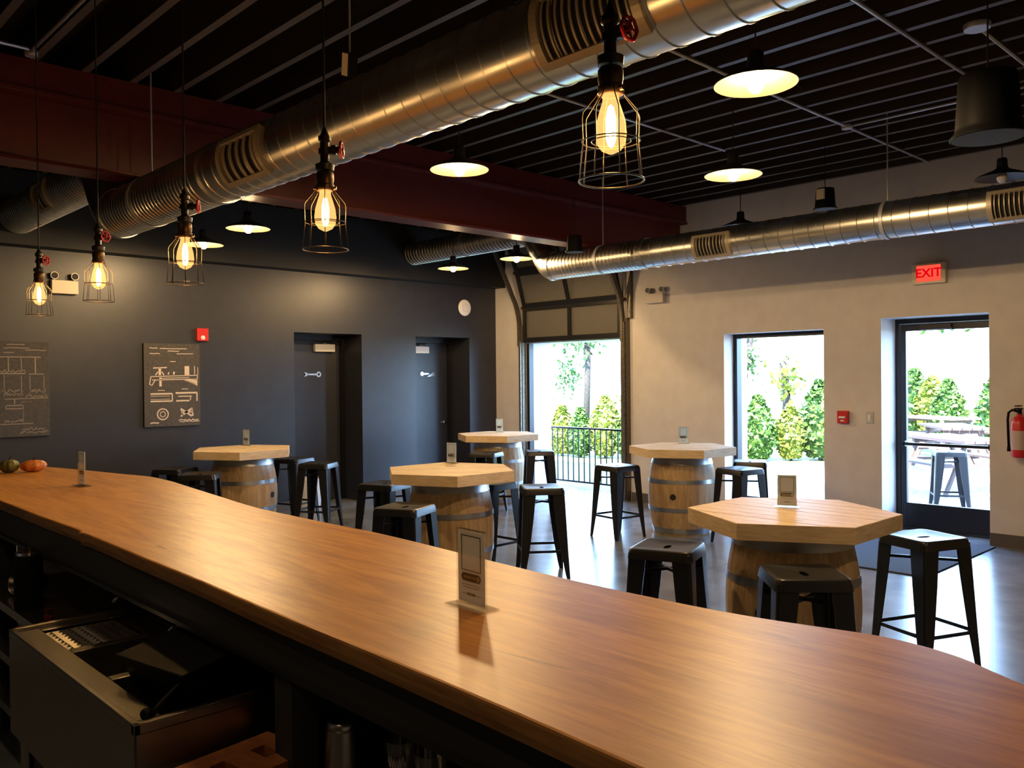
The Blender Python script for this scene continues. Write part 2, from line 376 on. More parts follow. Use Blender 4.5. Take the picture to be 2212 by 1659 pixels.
# ------------------------------------------------------------------ overhead garage door, raised
r = D.objects.new('door_4', None); COL.objects.link(r); r['kind'] = 'structure'
def track(y, w):
    b = nb()
    box(b, XW-.075, XW, y-w, y+w, 0, 2.35); box(b, XW-.11, XW-.07, y-w*.7, y-w*.2, .02, 2.30)
    pts = [(XW-.09, y, 2.05+i*.06) for i in range(5)]
    for i in range(1, 9):
        a = math.radians(24*i/8); pts.append((XW-.09-.9*(1-math.cos(a)), y, 2.29+.9*math.sin(a)))
    for i in range(1, 8): pts.append((pts[12][0]-.175*i*math.sin(math.radians(24)), y, pts[12][2]+.14*i*math.cos(math.radians(24))))
    pts = [p for p in pts if p[2] < 3.6]
    for p, q in zip(pts, pts[1:]):
        m_ = Matrix.Identity(4)
        v = [b.verts.new(Vector(c)) for c in ((p[0]-.03,y-.02,p[2]),(p[0]+.03,y-.02,p[2]),(p[0]+.03,y+.02,p[2]),(p[0]-.03,y+.02,p[2]),(q[0]-.03,y-.02,q[2]),(q[0]+.03,y-.02,q[2]),(q[0]+.03,y+.02,q[2]),(q[0]-.03,y+.02,q[2]))]
        for f in ((0,3,2,1),(4,5,6,7),(0,1,5,4),(1,2,6,5),(2,3,7,6),(3,0,4,7)): b.faces.new([v[i] for i in f])
    return b
obj('door_track', track(GY0-.055, .05), M['track'], r); obj('door_track', track(GY1+.045, .04), M['track'], r)
# vertical angle post on the right jamb going up to the ceiling
b = nb(); box(b, XW-.06, XW-.001, GY0-.16, GY0-.105, 2.35, 3.3); obj('angle_post', b, M['track'], r)
def section(z0, h, lean, x0):
    R0 = Matrix.Translation((x0, 0, z0)) @ Matrix.Rotation(-lean, 4, 'Y')
    t, y0, y1, ym = .045, GY0-.01, GY1+.005, (GY0+GY1)/2
    b = nb()
    box(b, -t, 0, y0, y1, 0, .07, R0); box(b, -t, 0, y0, y1, h-.05, h, R0)
    box(b, -t, 0, y0, y0+.06, .07, h-.05, R0); box(b, -t, 0, y1-.06, y1, .07, h-.05, R0); box(b, -t, 0, ym-.03, ym+.03, .07, h-.05, R0)
    f = obj('door_section', b, M['alu_black'], r)
    for a, c in ((y0+.06, ym-.03), (ym+.03, y1-.06)):
        b = nb(); box(b, -.026, -.020, a, c, .07, h-.05, R0); obj('pane', b, M['pane'], f)
    b = nb()
    for y in (y0-.012, y1+.012): cyl(b, R0 @ Vector((-.05, y, h)), R0 @ Vector((.01, y, h)), .022)
    obj('roller', b, M['brass_dark'], f)
    return R0 @ Vector((0, 0, h))
p1 = section(2.10, .50, math.radians(0), XW-.02)
p2 = section(p1.z+.004, .52, math.radians(17), p1.x)
p3 = section(p2.z+.002, .42, math.radians(24), p2.x)
b = nb(); cyl(b, (XW-.05, GY0-.1, 3.35), (XW-.05, GY1+.1, 3.35), .025)
for y in (GY0-.06, GY1+.06): cyl(b, (XW-.05, y-.02, 3.35), (XW-.05, y+.02, 3.35), .07)
obj('spring_shaft', b, M['track'], r)
b = nb(); box(b, XW+.002, XW+.09, GY1-.055, GY1-.001, 0, GZ-.002); obj('jamb_seal', b, M['alu_black'], r)

# ------------------------------------------------------------------ ducts
def duct(label, cx, z1, z2, r, y0, yj, ye, ywall, grilles, rods, seam=.125):
    t = thing('spiral_duct', label, 'duct', (cx, y0, z1))
    def run(ya, yb, z, dens):
        b = nb(); n = 40; prof = []
        y = ya
        while y < yb-1e-4:
            e = min(y+dens, yb)
            prof += [(r, y), (r, e-.012), (r+.0045, e-.008), (r+.0045, e-.004), (r, e)]
            y = e
        rs = []
        for rr, yy in prof: rs.append([b.verts.new((rr*math.cos(2*PI*i/n), yy-y0, z-z1+rr*math.sin(2*PI*i/n))) for i in range(n)])
        for P_, Q_ in zip(rs, rs[1:]): bridge(b, P_, Q_)
        return b
    obj('lower_run', run(y0, yj, z1, seam), M['duct'], t, smooth='auto')
    obj('lower_run', run(yj, ye, z1, .05), M['duct'], t, smooth='auto')
    for y in (yj, ye):
        b = nb(); rs = [[b.verts.new((rr*math.cos(2*PI*i/40), y-y0+dy, rr*math.sin(2*PI*i/40))) for i in range(40)] for rr, dy in ((r, -.03), (r+.011, -.03), (r+.011, .03), (r, .03))]
        for P_, Q_ in zip(rs, rs[1:]): bridge(b, P_, Q_)
        obj('coupling', b, M['duct'], t, smooth='auto')
    # offset elbow, gored
    b = nb(); rs = []; L_ = .42; K = 8
    for k in range(K+1):
        s = k/K; sm = s*s*(3-2*s); yy = ye-y0+L_*s; zz = (z2-z1)*sm; sl = math.atan((z2-z1)*6*s*(1-s)/L_)*.85
        for e in (-.006, .006):
            rr = r+(.006 if e < 0 else 0)
            rs.append([b.verts.new((rr*math.cos(2*PI*i/40), yy+e-rr*math.sin(2*PI*i/40)*math.sin(sl)*.55, zz+rr*math.sin(2*PI*i/40)*math.cos(sl*.4))) for i in range(40)])
    for P_, Q_ in zip(rs, rs[1:]): bridge(b, P_, Q_)
    obj('offset_elbow', b, M['duct'], t, smooth='auto')
    obj('upper_run', run(ye+L_, ywall, z2, .06), M['duct'], t, smooth='auto')
    for (ga, gb, zc, up) in grilles:
        a0, a1 = math.radians(152), math.radians(237); zz = zc-z1
        b = nb(); K = 14; ya, yb = ga-y0, gb-y0
        def strip(bb, aa, ab, yy0, yy1, r0, r1, k=10):
            for i in range(k):
                p, q = aa+(ab-aa)*i/k, aa+(ab-aa)*(i+1)/k
                v = [bb.verts.new((rr*math.cos(an), yy, zz+rr*math.sin(an))) for an in (p, q) for yy in (yy0, yy1) for rr in (r0, r1)]
                for f in ((0,1,3,2),(4,6,7,5),(0,4,5,1),(2,3,7,6),(0,2,6,4),(1,5,7,3)): bb.faces.new([v[i] for i in f])
        r0, r1 = r-.002, r+.022
        strip(b, a0, a1, ya, ya+.035, r0, r1, K); strip(b, a0, a1, yb-.035, yb, r0, r1, K)
        strip(b, a0, a0+.16, ya+.035, yb-.035, r0, r1, 2); strip(b, a1-.16, a1, ya+.035, yb-.035, r0, r1, 2)
        g = obj('grille', b, M['grille'], t)
        b = nb(); n = int((yb-ya-.07)/(.030 if ga < 3 else .075 if cx < 4 else .036))
        for i in range(n):
            yy = ya+.035+(yb-ya-.07)*(i+.5)/n; strip(b, a0+.16, a1-.16, yy-(.004 if ga < 3 or cx > 4 else .014), yy+(.004 if ga < 3 or cx > 4 else .014), r+.008, r+.014, K)
        obj('slats', b, M['grille'], g)
        b = nb(); strip(b, a0+.16, a1-.16, ya+.035, yb-.035, r-.001, r+.002, K); obj('throat', b, M['dark_void'], g)
    for y in rods:
        z = z1 if y < ye else z2
        b = nb(); rs = [[b.verts.new((rr*math.cos(2*PI*i/40), y-y0+dy, z-z1+rr*math.sin(2*PI*i/40))) for i in range(40)] for rr, dy in ((r+.002, -.015), (r+.008, -.015), (r+.008, .015), (r+.002, .015))]
        for P_, Q_ in zip(rs, rs[1:]): bridge(b, P_, Q_)
        obj('hanger_strap', b, M['conduit'], t, smooth='auto')
        b = nb(); cyl(b, (0, y-y0, z-z1+r+.005), (0, y-y0, ZC-z1), .006, n=8); obj('hanger_rod', b, M['conduit'], t)
    return t
duct('galvanised spiral duct nearest the bar with two beige grilles, rising past the red beam', 2.27, 2.825, 3.20, .167, -2.5, 4.85, 6.5, 9.44, [(1.62, 2.08, 2.825, 0), (4.05, 4.52, 2.825, 0), (7.75, 8.1, 3.20, 0)], [5.9, .6])
duct('slimmer galvanised spiral duct running along above the white wall with the windows', 7.0, 2.845, 3.275, .148, -2.5, 5.33, 6.62, 9.44, [(1.66, 2.12, 2.845, 0), (4.28, 4.68, 2.845, 0)], [2.9, 5.9, 8.1, .6], seam=.14)

# ------------------------------------------------------------------ conduits along the ceiling
def conduit(name, label, pts, r=.011, box_at=None):
    b = nb(); tube(b, pts, r, 8); o = obj(name, b, M['conduit'], smooth=True); tag(o, label, 'conduit')
    return o
zc = 3.632
conduit('conduit', 'long grey conduit crossing the joists from the top edge to behind the big hanging speaker', [(2.6, 2.07, zc), (6.6, 2.07, zc)])
conduit('conduit', 'grey conduit crossing the joists from the nearest saucer lamp to the white wall', [(4.2, 3.17, zc), (8.6, 3.17, zc)])
conduit('conduit', 'grey conduit passing behind the nearest cage bulb towards a saucer lamp', [(3.9, 4.25, zc), (6.75, 4.25, zc)])
conduit('conduit', 'short grey conduit leaving the round ceiling box towards the right edge', [(5.5, 1.735, zc), (8.0, 1.735, zc)])
conduit('conduit', 'thin double conduit running along the joists towards the big hanging speaker', [(6.86, 3.15, zc), (6.86, 1.6, zc)])
conduit('conduit', 'grey conduit along the joists at the far upper left, ending above the red beam', [(1.52, 3.2, zc), (1.52, 5.85, zc)])
conduit('conduit', 'short grey conduit above the red beam at the left picture edge', [(.6, 5.8, zc), (1.5, 5.8, zc)])
def jbox(label, x, y, rr=.045):
    b = nb(); lathe(b, [(0,-.03),(rr,-.03),(rr+.004,-.02),(rr+.004,.0),(0,0)], (x, y, 3.643), 20)
    tag(obj('junction_box', b, M['conduit'], smooth='auto'), label, 'junction box')
jbox('round white ceiling box at the top right above the hanging speaker', 5.456, 1.735, .07)
jbox('small round box where two conduits meet on the joists', 6.86, 3.17, .04)
jbox('small box at the end of the conduit above the red beam', 1.53, 5.87, .035)

# ------------------------------------------------------------------ lights
def plight(name, loc, e, col, r=.03, parent=None):
    l = D.lights.new(name, 'POINT'); l.energy = e; l.color = col; l.shadow_soft_size = r
    o = D.objects.new(name, l); COL.objects.link(o); o.location = loc
    if parent: o.parent = parent
    return o
def spotlight(name, loc, e, col, r, parent):
    l = D.lights.new(name, 'POINT'); l.energy = e; l.color = col; l.shadow_soft_size = r
    o = D.objects.new(name, l); COL.objects.link(o); o.location = loc; o.parent = parent
    return o
LAMP_E = 95
def fix_top(o, zb, zt):
    # stretch the cord so that it ends at a joist, or at the deck between two joists
    k = (8.60-o.location.x)/.305; top = 3.64 if abs(k-round(k))*.305 < .03 else ZC
    for ch in o.children:
        if ch.name.split('.')[0] in ('cord', 'suspension_cable', 'suspension_rod'):
            q = (top-o.location.z-zb)/(zt-zb); ch.scale.z = q; ch.location.z = zb-q*zb
def saucer(lit=True):
    t = thing('saucer_lamp', 'x', 'lamp')
    R = .185
    b = nb(); lathe(b, [(R,0),(R+.003,.002),(.172,.016),(.11,.042),(.06,.062),(.042,.075),(.038,.09),(.036,.14),(.03,.15),(.006,.153),(0,.153)], n=48); obj('shade', b, M['shade_out'], t, smooth='auto')
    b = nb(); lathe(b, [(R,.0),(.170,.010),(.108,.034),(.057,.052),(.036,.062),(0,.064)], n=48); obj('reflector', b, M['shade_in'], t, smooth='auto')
    b = nb(); cyl(b, (0,0,.15), (0,0,3.64-2.88), .004, n=8); obj('cord', b, M['cord'], t)
    b = nb(); lathe(b, [(0,-.040),(.018,-.036),(.033,-.020),(.038,.0),(.033,.022),(.018,.042),(.014,.06)], n=24); obj('bulb', b, M['bulb_glow'] if lit else M['white_plastic'], t, smooth=True)
    if lit: spotlight('bulb_light', (0,0,.0), LAMP_E, (1,.74,.47), .028, t)
    return t
proto = None
LZ = 2.92
for (x, y, lab) in ((3.50, 2.04, 'lit saucer lamp hanging nearest, brightest of the row, right of the cage bulbs'),
                    (4.975, 3.07, 'lit saucer lamp below and to the left of the hanging speaker, over the window tables'),
                    (3.525, 4.15, 'lit saucer lamp in front of the red beam, between two cage bulbs'),
                    (3.51, 6.98, 'lit saucer lamp below the end of the big duct, against the dark wall'),
                    (3.60, 8.09, 'lit saucer lamp half hidden behind the middle cage bulb'),
                    (6.63, 6.84, 'lit saucer lamp near the elbow of the far duct, above the garage door'),
                    (6.63, 7.94, 'lit saucer lamp farthest away, in front of the dark wall')):
    if proto is None: proto = saucer(); o = proto; o.location = (x, y, LZ); o['label'] = lab; o['group'] = 'saucer lamps over the tables'
    else: o = dup(proto, lab, (x, y, LZ), 0, 'saucer lamps over the tables')
    fix_top(o, .15, .76)
proto['group'] = 'saucer lamps over the tables'
off = saucer(False); off.location = (7.55, 4.58, 3.08); off['label'] = 'unlit dark saucer lamp above the far duct, left of the exit sign'
off['group'] = 'unlit saucer lamps beside the white wall'
o = dup(off, 'unlit dark saucer lamp at the right edge below the hanging speaker', (7.2, 2.12, 3.08), 0, 'unlit saucer lamps beside the white wall')
fix_top(off, .15, .76); fix_top(o, .15, .76)

def cage_pendant(i):
    t = thing('cage_pendant', 'x', 'pendant lamp')
    b = nb(); cyl(b, (0,0,.24), (0,0,3.645-2.09), .0035, n=8); obj('cord', b, M['cord'], t)
    b = nb()
    lathe(b, [(0,.118),(.026,.118),(.028,.135),(.016,.14),(.013,.145),(.013,.165),(.018,.166),(.018,.182),(.013,.183),(.014,.20),(.019,.205),(.019,.217),(.013,.222),(.008,.235),(.004,.245),(0,.246)], n=20)
    obj('pipe_fitting', b, M['iron'], t, smooth='auto')
    b = nb(); cyl(b, (0,0,.178), (.045,0,.178), .010, n=14); cyl(b, (.02,0,.178), (.034,0,.178), .015, n=6); v = obj('valve', b, M['iron'], t, smooth='auto')
    b = nb(); K = 20; pts = [(.05, .0225*(1+.06*math.cos(6*a))*math.cos(a), .178+.0225*(1+.06*math.cos(6*a))*math.sin(a)) for a in [2*PI*k/K for k in range(K)]]
    tube(b, pts, .0042, 6, closed=True)
    for k in range(5):
        a = 2*PI*k/5; tube(b, [(.05, .004*math.cos(a), .178+.004*math.sin(a)), (.05, .021*math.cos(a), .178+.021*math.sin(a))], .003, 5)
    cyl(b, (.044,0,.178), (.056,0,.178), .006, n=10); obj('handwheel', b, M['valve_red'], v, smooth=True)
    b = nb(); lathe(b, [(0,.058),(.024,.058),(.027,.062),(.027,.075),(.024,.078),(.026,.09),(.026,.108),(.022,.114),(0,.118)], n=20); cyl(b, (-.026,0,.066), (-.034,0,.066), .005, n=8); cyl(b, (.026,0,.066), (.034,0,.066), .005, n=8)
    obj('socket', b, M['brass_dark'], t, smooth='auto')
    b = nb(); lathe(b, [(.0165,.06),(.017,.045),(.022,.03),(.029,.005),(.032,-.02),(.029,-.04),(.02,-.053),(.006,-.06),(0,-.062)], n=28); bl = obj('bulb', b, M['amber_bulb'], t, smooth=True)
    b = nb(); lathe(b, [(0,.040),(.006,.034),(.011,.01),(.011,-.028),(.006,-.044),(0,-.048)], n=12); obj('filament', b, M['filament'], bl, smooth=True)
    # wire cage: 8 ribs, two hoops
    b = nb(); n = 8
    for k in range(n):
        a = 2*PI*k/n+.2; c, s = math.cos(a), math.sin(a)
        tube(b, [(q*c, q*s, z) for q, z in ((.026,.068),(.031,.055),(.058,.022),(.060,.010),(.0585,-.035),(.066,-.115))], .0013, 5)
    for q, z, rr in ((.0585,-.035,.0013),(.066,-.115,.0018),(.040,-.0352,.0011)):
        tube(b, [(q*math.cos(2*PI*k/40), q*math.sin(2*PI*k/40), z) for k in range(40)], rr, 6, closed=True)
    obj('cage', b, M['cage'], t, smooth=True)
    plight('filament_light', (0,0,-.005), 8.5, (1,.66,.36), .02, t)
    return t
cp = cage_pendant(0); cp.location = (1.35, 1.114, 2.112); cp.rotation_euler = (0, 0, math.radians(-92)); cp['group'] = 'cage bulb pendants over the bar'
cp['label'] = 'largest cage bulb pendant over the bar, its red valve wheel facing us'
fix_top(cp, .24, 3.645-2.09)
for (y, z, a, lab) in ((2.20, 2.097, -44, 'cage bulb pendant hanging in front of the big duct, second in the row'),
                       (3.195, 2.083, -35, 'middle cage bulb pendant, below the far end of the duct, saucer lamp behind it'),
                       (4.154, 2.085, -70, 'cage bulb pendant below the duct elbow, second from the left'),
                       (5.088, 2.076, -62, 'leftmost and smallest cage bulb pendant beside the emergency light')):
    o = dup(cp, lab, (1.35, y, z), math.radians(a), 'cage bulb pendants over the bar'); fix_top(o, .24, 3.645-2.09)

# ------------------------------------------------------------------ hanging speakers and spot
def hang_speaker(label, loc, s, top, front=False):
    t = thing('hanging_speaker', label, 'speaker', loc)
    b = nb(); lathe(b, [(.162*s,0),(.168*s,.004),(.166*s,.012),(.148*s,.03*s),(.142*s,.05*s),(.128*s,.285*s),(.122*s,.30*s),(0,.305*s)], n=36); obj('housing', b, M['black_plastic'], t, smooth='auto')
    b = nb(); lathe(b, [(.160*s,.002),(.05*s,-.004),(0,-.006)], n=36); obj('speaker_cloth', b, M['grey_cloth'], t, smooth=True)
    b = nb(); cyl(b, (0,0,.30*s), (0,0,top-loc[2]), .004, n=8); obj('suspension_cable', b, M['cord'], t)
    fix_top(t, .30*s, top-loc[2]); return t
hang_speaker('large black bell-shaped hanging speaker with grey cloth underside, at the upper right', (4.46, 1.372, 2.715), 1.0, 3.645)
sp = hang_speaker('small black hanging speaker above the far duct, between two unlit saucer lamps', (7.35, 3.60, 3.08), .62, 3.645)
b = nb(); box(b, -.10, -.075, -.035, .035, .08, .17); obj('bracket', b, M['cream'], sp)
hang_speaker('small dark hanging speaker in front of the red beam above the duct elbow', (6.35, 5.72, 2.84), .55, 3.645)
t = thing('hanging_spotlight', 'small tilted spotlight with a cream face hanging by the big duct', 'spotlight', (1.9, 2.9, 2.85))
b = nb(); Mt = Matrix.Rotation(math.radians(22), 4, 'X') @ Matrix.Rotation(math.radians(-10), 4, 'Y')
box(b, -.022, .022, -.022, .022, -.045, .045, Mt); obj('housing', b, M['black_plastic'], t, bevel=.004)
b = nb(); box(b, -.026, -.0225, -.020, .020, -.042, .042, Mt); obj('lens_cover', b, M['cream'], t)
b = nb(); cyl(b, (0,0,.04), (0,0,3.645-2.85), .004, n=8); obj('suspension_rod', b, M['conduit'], t); fix_top(t, .04, 3.645-2.85)

# ------------------------------------------------------------------ bar
t = thing('bar_counter', 'dark painted bar counter frame carrying the long wooden slab', 'bar counter', (1.2, 3.0, 0))
def part(name, b, m, parent, loc=(1.2, 3.0, 0), **k):
    bmesh.ops.translate(b, vec=(-loc[0], -loc[1], -loc[2]), verts=b.verts); return obj(name, b, m, parent, **k)
b = nb(); box(b, 1.46, 1.52, .42, 6.05, 0, 1.018); part('front_panel', b, M['underbar'], t)
b = nb(); box(b, .995, 1.02, .35, 6.1, .915, 1.018); part('fascia', b, M['fascia'], t, bevel=.002)
b = nb(); box(b, .985, .995, .35, 6.1, .905, .918); part('fascia_trim', b, M['alu_black'], t)
for y in (1.80, .45, 4.45, 6.0):
    b = nb(); box(b, .998, 1.07, y, y+.08, 0, .915); part('post', b, M['fascia'], t, bevel=.002)
b = nb(); box(b, 1.07, 1.455, 1.82, 1.86, 0, .915); part('divider', b, M['underbar'], t)
b = nb(); box(b, .99, 1.455, .53, 1.795, .615, .64); part('shelf', b, M['steel'], t)
b = nb(); box(b, 1.0, 1.455, .53, 1.795, .10, .12); part('shelf', b, M['underbar'], t)
# countertop outline: wavy live edge
near = [(.985,5.9),(.992,5.2),(.989,4.375),(.985,3.8),(.990,3.30),(.975,3.24),(.982,3.16),(.972,2.666),(.962,2.2),(.95,1.858),(.942,1.359),(.931,.97),(.918,.719),(.905,.40),(.93,.18)]
far = [(1.10,.10),(1.35,.16),(1.50,.27),(1.60,.40),(1.665,.507),(1.705,.573),(1.728,.651),(1.733,.745),(1.705,.87),(1.681,.981),(1.665,1.12),(1.659,1.267),(1.655,1.487),(1.668,1.841),(1.685,2.1),(1.70,2.452),(1.69,2.779),(1.689,3.291),(1.734,3.733),(1.797,4.29),(1.825,4.55),(1.831,4.802),(1.80,4.98),(1.757,5.163),(1.69,5.5),(1.592,5.901),(1.50,6.10),(1.413,6.238),(1.25,6.30),(1.08,6.20)]
def smooth_loop(P_, k=3):
    out_ = []; n = len(P_)
    for i in range(n):
        p0, p1_, p2_, p3_ = [Vector(P_[(i+j-1) % n]) for j in range(4)]
        for s in range(k):
            u = s/k; out_.append(.5*((2*p1_)+(-p0+p2_)*u+(2*p0-5*p1_+4*p2_-p3_)*u*u+(-p0+3*p1_-3*p2_+p3_)*u**3))
    return out_
outl = smooth_loop(near+far)
cxm, cym = 1.33, 3.0
b = nb(); Z1 = 1.07
layers = []
cen = Vector((0, 0))
nL = len(outl)
def inset(d, jitter=0):
    res = []
    for i in range(nL):
        a, c = outl[i-1], outl[(i+1) % nL]; tn = (c-a).normalized(); nrm = Vector((tn.y, -tn.x))
        # outline runs near(+Y to -Y) then far: inward normal
        res.append(outl[i]-nrm*d*INS + nrm*jitter*random.uniform(-1, 1)*0)
    return res
area = sum(outl[i].x*outl[(i+1) % nL].y-outl[(i+1) % nL].x*outl[i].y for i in range(nL))
INS = 1 if area > 0 else -1
for d, z in ((.006, Z1), (.0015, Z1-.0015), (0, Z1-.006), (.004, Z1-.03), (.010, Z1-.048), (.014, Z1-.051)):
    layers.append([b.verts.new((p.x-cxm, p.y-cym, z)) for p in inset(d)])
for A_, B_ in zip(layers, layers[1:]): bridge(b, A_, B_)
ftop = b.faces.new(layers[0]); fbot = b.faces.new(layers[-1][::-1])
ct = obj('countertop', b, M['bar_wood'], mats=[M['bar_wood'], M['bar_edge']]); ct.location = (cxm, cym, 0)
for p in ct.data.polygons:
    p.material_index = 0 if (len(p.vertices) > 6 and p.center.z > 1.06) or p.center.z > Z1-.0008 else 1
tag(ct, 'long amber live-edge wooden slab countertop running across the foreground', 'countertop')

# ------------------------------------------------------------------ bar sink
t = thing('bar_sink', 'stainless underbar sink with pierced drainboard and two basins', 'sink', (.745, 2.07, 0))
SX0, SX1, SY0, SY1, SZ = .745, 1.25, 2.07, 3.155, .78
basins = [(2.12, 2.46, .82, 1.22), (2.50, 2.80, .82, 1.22)]
b = nb()
# top sheet as strips around the basins
box(b, SX0, SX1, SY0, 2.12, SZ-.006, SZ); box(b, SX0, .82, 2.12, SY1, SZ-.006, SZ); box(b, 1.22, SX1, 2.12, SY1, SZ-.006, SZ)
box(b, .82, 1.22, 2.46, 2.50, SZ-.006, SZ); box(b, .82, 1.22, 2.80, 2.84, SZ-.006, SZ); box(b, .82, 1.22, 3.12, SY1, SZ-.006, SZ)
# rolled rim
for (x0, x1, y0, y1) in ((SX0-.012, SX0+.006, SY0-.012, SY1+.012), (SX0-.012, SX1, SY0-.012, SY0+.006), (SX0-.012, SX1, SY1-.006, SY1+.012)): box(b, x0, x1, y0, y1, SZ-.012, SZ+.014)
part('sink_top', b, M['steel'], t, (.745, 2.07, 0), bevel=.003)
b = nb(); box(b, SX0-.011, SX0-.004, SY0, SY1, .46, SZ-.012); box(b, SX0-.004, SX1, SY0-.011, SY0-.004, .46, SZ-.012); box(b, SX0-.004, SX1, SY1+.004, SY1+.011, .46, SZ-.012)
part('apron', b, M['steel'], t, (.745, 2.07, 0))
for (y0, y1, x0, x1) in basins:
    b = nb()
    T_ = [(x0,y0),(x1,y0),(x1,y1),(x0,y1)]; c = ((x0+x1)/2, (y0+y1)/2)
    la = [b.verts.new((x, y, SZ-.004)) for x, y in T_]; lb = [b.verts.new((c[0]+(x-c[0])*.88, c[1]+(y-c[1])*.88, SZ-.27)) for x, y in T_]; bridge(b, la, lb); b.faces.new(lb)
    part('basin', b, M['steel'], t, (.745, 2.07, 0))
b = nb()   # pierced drainboard: a sheet with holes
nx, ny = 14, 9; gx, gy = (1.22-.82)/nx, (3.12-2.84)/ny
for i in range(nx):
    for j in range(ny):
        x0, y0 = .82+i*gx, 2.84+j*gy; cx_, cy_ = x0+gx/2, y0+gy/2
        q = [(x0,y0),(x0+gx,y0),(x0+gx,y0+gy),(x0,y0+gy)]; o4 = [b.verts.new((x, y, SZ-.012)) for x, y in q]
        i4 = [b.verts.new((cx_+(x-cx_)*.42, cy_+(y-cy_)*.42, SZ-.018)) for x, y in q]; bridge(b, o4, i4)
bmesh.ops.remove_doubles(b, verts=b.verts, dist=.0001)
part('drainboard', b, M['steel'], t, (.745, 2.07, 0))
b = nb(); box(b, .82, 1.22, 2.84, 3.12, SZ-.05, SZ-.045); part('drip_tray', b, M['underbar'], t, (.745, 2.07, 0))
b = nb(); box(b, SX1, SX1+.02, SY0, SY1, SZ-.3, SZ+.09); part('backsplash', b, M['steel'], t, (.745, 2.07, 0))
for (x, y) in ((SX0+.03, SY0+.04), (SX0+.03, SY1-.03), (SX1-.04, SY0+.04), (SX1-.04, SY1-.03)):
    b = nb(); cyl(b, (x, y, 0), (x, y, .5), .02, n=12); part('leg', b, M['steel'], t, (.745, 2.07, 0), smooth='auto')
for y, n_ in ((2.62, 0), (3.25-.14, 1)):
    b = nb()
    for dy in (-.07, .07): cyl(b, (1.235, y+dy, SZ), (1.235, y+dy, SZ+.045), .014, n=10); cyl(b, (1.235, y+dy, SZ+.045), (1.235, y+dy, SZ+.052), .02, n=10); tube(b, [(1.235, y+dy, SZ+.055), (1.19, y+dy, SZ+.065)], .006)
    tube(b, [(1.235, y-.07, SZ+.03), (1.235, y+.07, SZ+.03)], .011)
    tube(b, [(1.235, y, SZ+.03), (1.235, y, SZ+.07), (1.21, y, SZ+.088), (1.12, y, SZ+.082), (1.06, y, SZ+.07), (1.045, y, SZ+.05)], .008, 10)
    part('faucet', b, M['chrome'], t, (.745, 2.07, 0), smooth=True)
# black tub and hose lying in the sink
t = thing('black_tub', 'black plastic tub leaning in the right basin of the bar sink', 'tub', (1.06, 2.31, .78))
b = nb(); Mt = Matrix.Translation((0,0,.045)) @ Matrix.Rotation(math.radians(-8), 4, 'Y') @ Matrix.Rotation(math.radians(9), 4, 'Z')
def tapered(b, a, c, zt, zb, k, M_):
    o1 = [(-a,-c),(a,-c),(a,c),(-a,c)]
    A_ = [b.verts.new((x, y, zt)) for x, y in o1]; B_ = [b.verts.new((x*k, y*k, zb)) for x, y in o1]; C_ = [b.verts.new((x*.95, y*.95, zt)) for x, y in o1]; E_ = [b.verts.new((x*k*.95, y*k*.95, zb+.006)) for x, y in o1]
    bridge(b, A_, B_); b.faces.new(B_); bridge(b, A_, C_); bridge(b, C_, E_); b.faces.new(E_)
    bmesh.ops.transform(b, matrix=M_, verts=A_+B_+C_+E_)
tapered(b, .20, .155, .055, -.075, .86, Mt)
obj('tub', b, M['black_plastic'], t, bevel=.003)
b = nb(); box(b, -.21, .21, -.165, .165, .056, .064, Mt); obj('rim', b, M['black_plastic'], t, bevel=.003)
b = nb(); tube(b, [(.80+.34*s, 2.125+.03*math.sin(PI*s), .785+.07*math.sin(PI*s)) for s in [i/16 for i in range(17)]], .007)
cyl(b, (.80, 2.125, .785), (.79, 2.12, .79), .012, n=12); cyl(b, (.79, 2.12, .79), (.778, 2.114, .793), .016, .013, n=12)
tag(obj('sink_hose', b, M['black_plastic'], smooth=True), 'thin black hose with a round nozzle along the near rim of the sink', 'hose')

# shelf things
t = thing('shaker', 'upturned stainless cocktail shaker on the shelf under the bar', 'cocktail shaker', (1.075, 1.705, .64))
b = nb(); lathe(b, [(.046,0),(.047,.003),(.046,.006),(.044,.02),(.041,.06),(.038,.12),(.036,.152),(.0375,.153),(.0375,.156),(.035,.157)], n=40); obj('body', b, M['steel'], t, smooth='auto')
b = nb(); lathe(b, [(.035,.157),(.035,.166),(.031,.172),(0,.173)], n=40); obj('base', b, M['steel'], t, smooth='auto')
for k, (x, y, l) in enumerate(((1.15, 1.575, 'left pint glass with faint white script, beside the shaker'), (1.155, 1.47, 'right pint glass with faint white script, half under the bar edge'), (1.26, 1.56, 'plain pint glass standing behind the two scripted ones'))):
    if k == 0:
        t = thing('pint_glass', l, 'glass', (x, y, .64), .4, 'pint glasses on the underbar shelf')
        b = nb(); lathe(b, [(.028,0),(.029,.002),(.042,.148),(.0405,.148),(.028,.008),(0,.008)], n=32); obj('bowl', b, M['pint'], t, smooth='auto')
        b = nb(); pts = []
        for i in range(60):
            s = i/59; a = math.radians(165+55*s); pts.append((.0415*math.cos(a), .0415*math.sin(a), .105+.012*math.sin(s*38)+.004*math.sin(s*9)))
        tube(b, pts, .0012, 5); obj('white_script', b, M['white_plastic'], t); pg = t
    else:
        o = dup(pg, l, (x, y, .64), .4-.1*k, 'pint glasses on the underbar shelf')
        if k == 2:
            for ch in list(o.children):
                if ch.name.startswith('white_script'): D.objects.remove(ch)
t = thing('wooden_caddy', 'reddish wooden block with square holes below the bar post', 'wooden caddy', (.93, 1.90, .66), math.radians(8))
b = nb()
xs = [-.13,-.075,-.035,.035,.075,.13]; ys = [-.09,-.035,.03,.09]
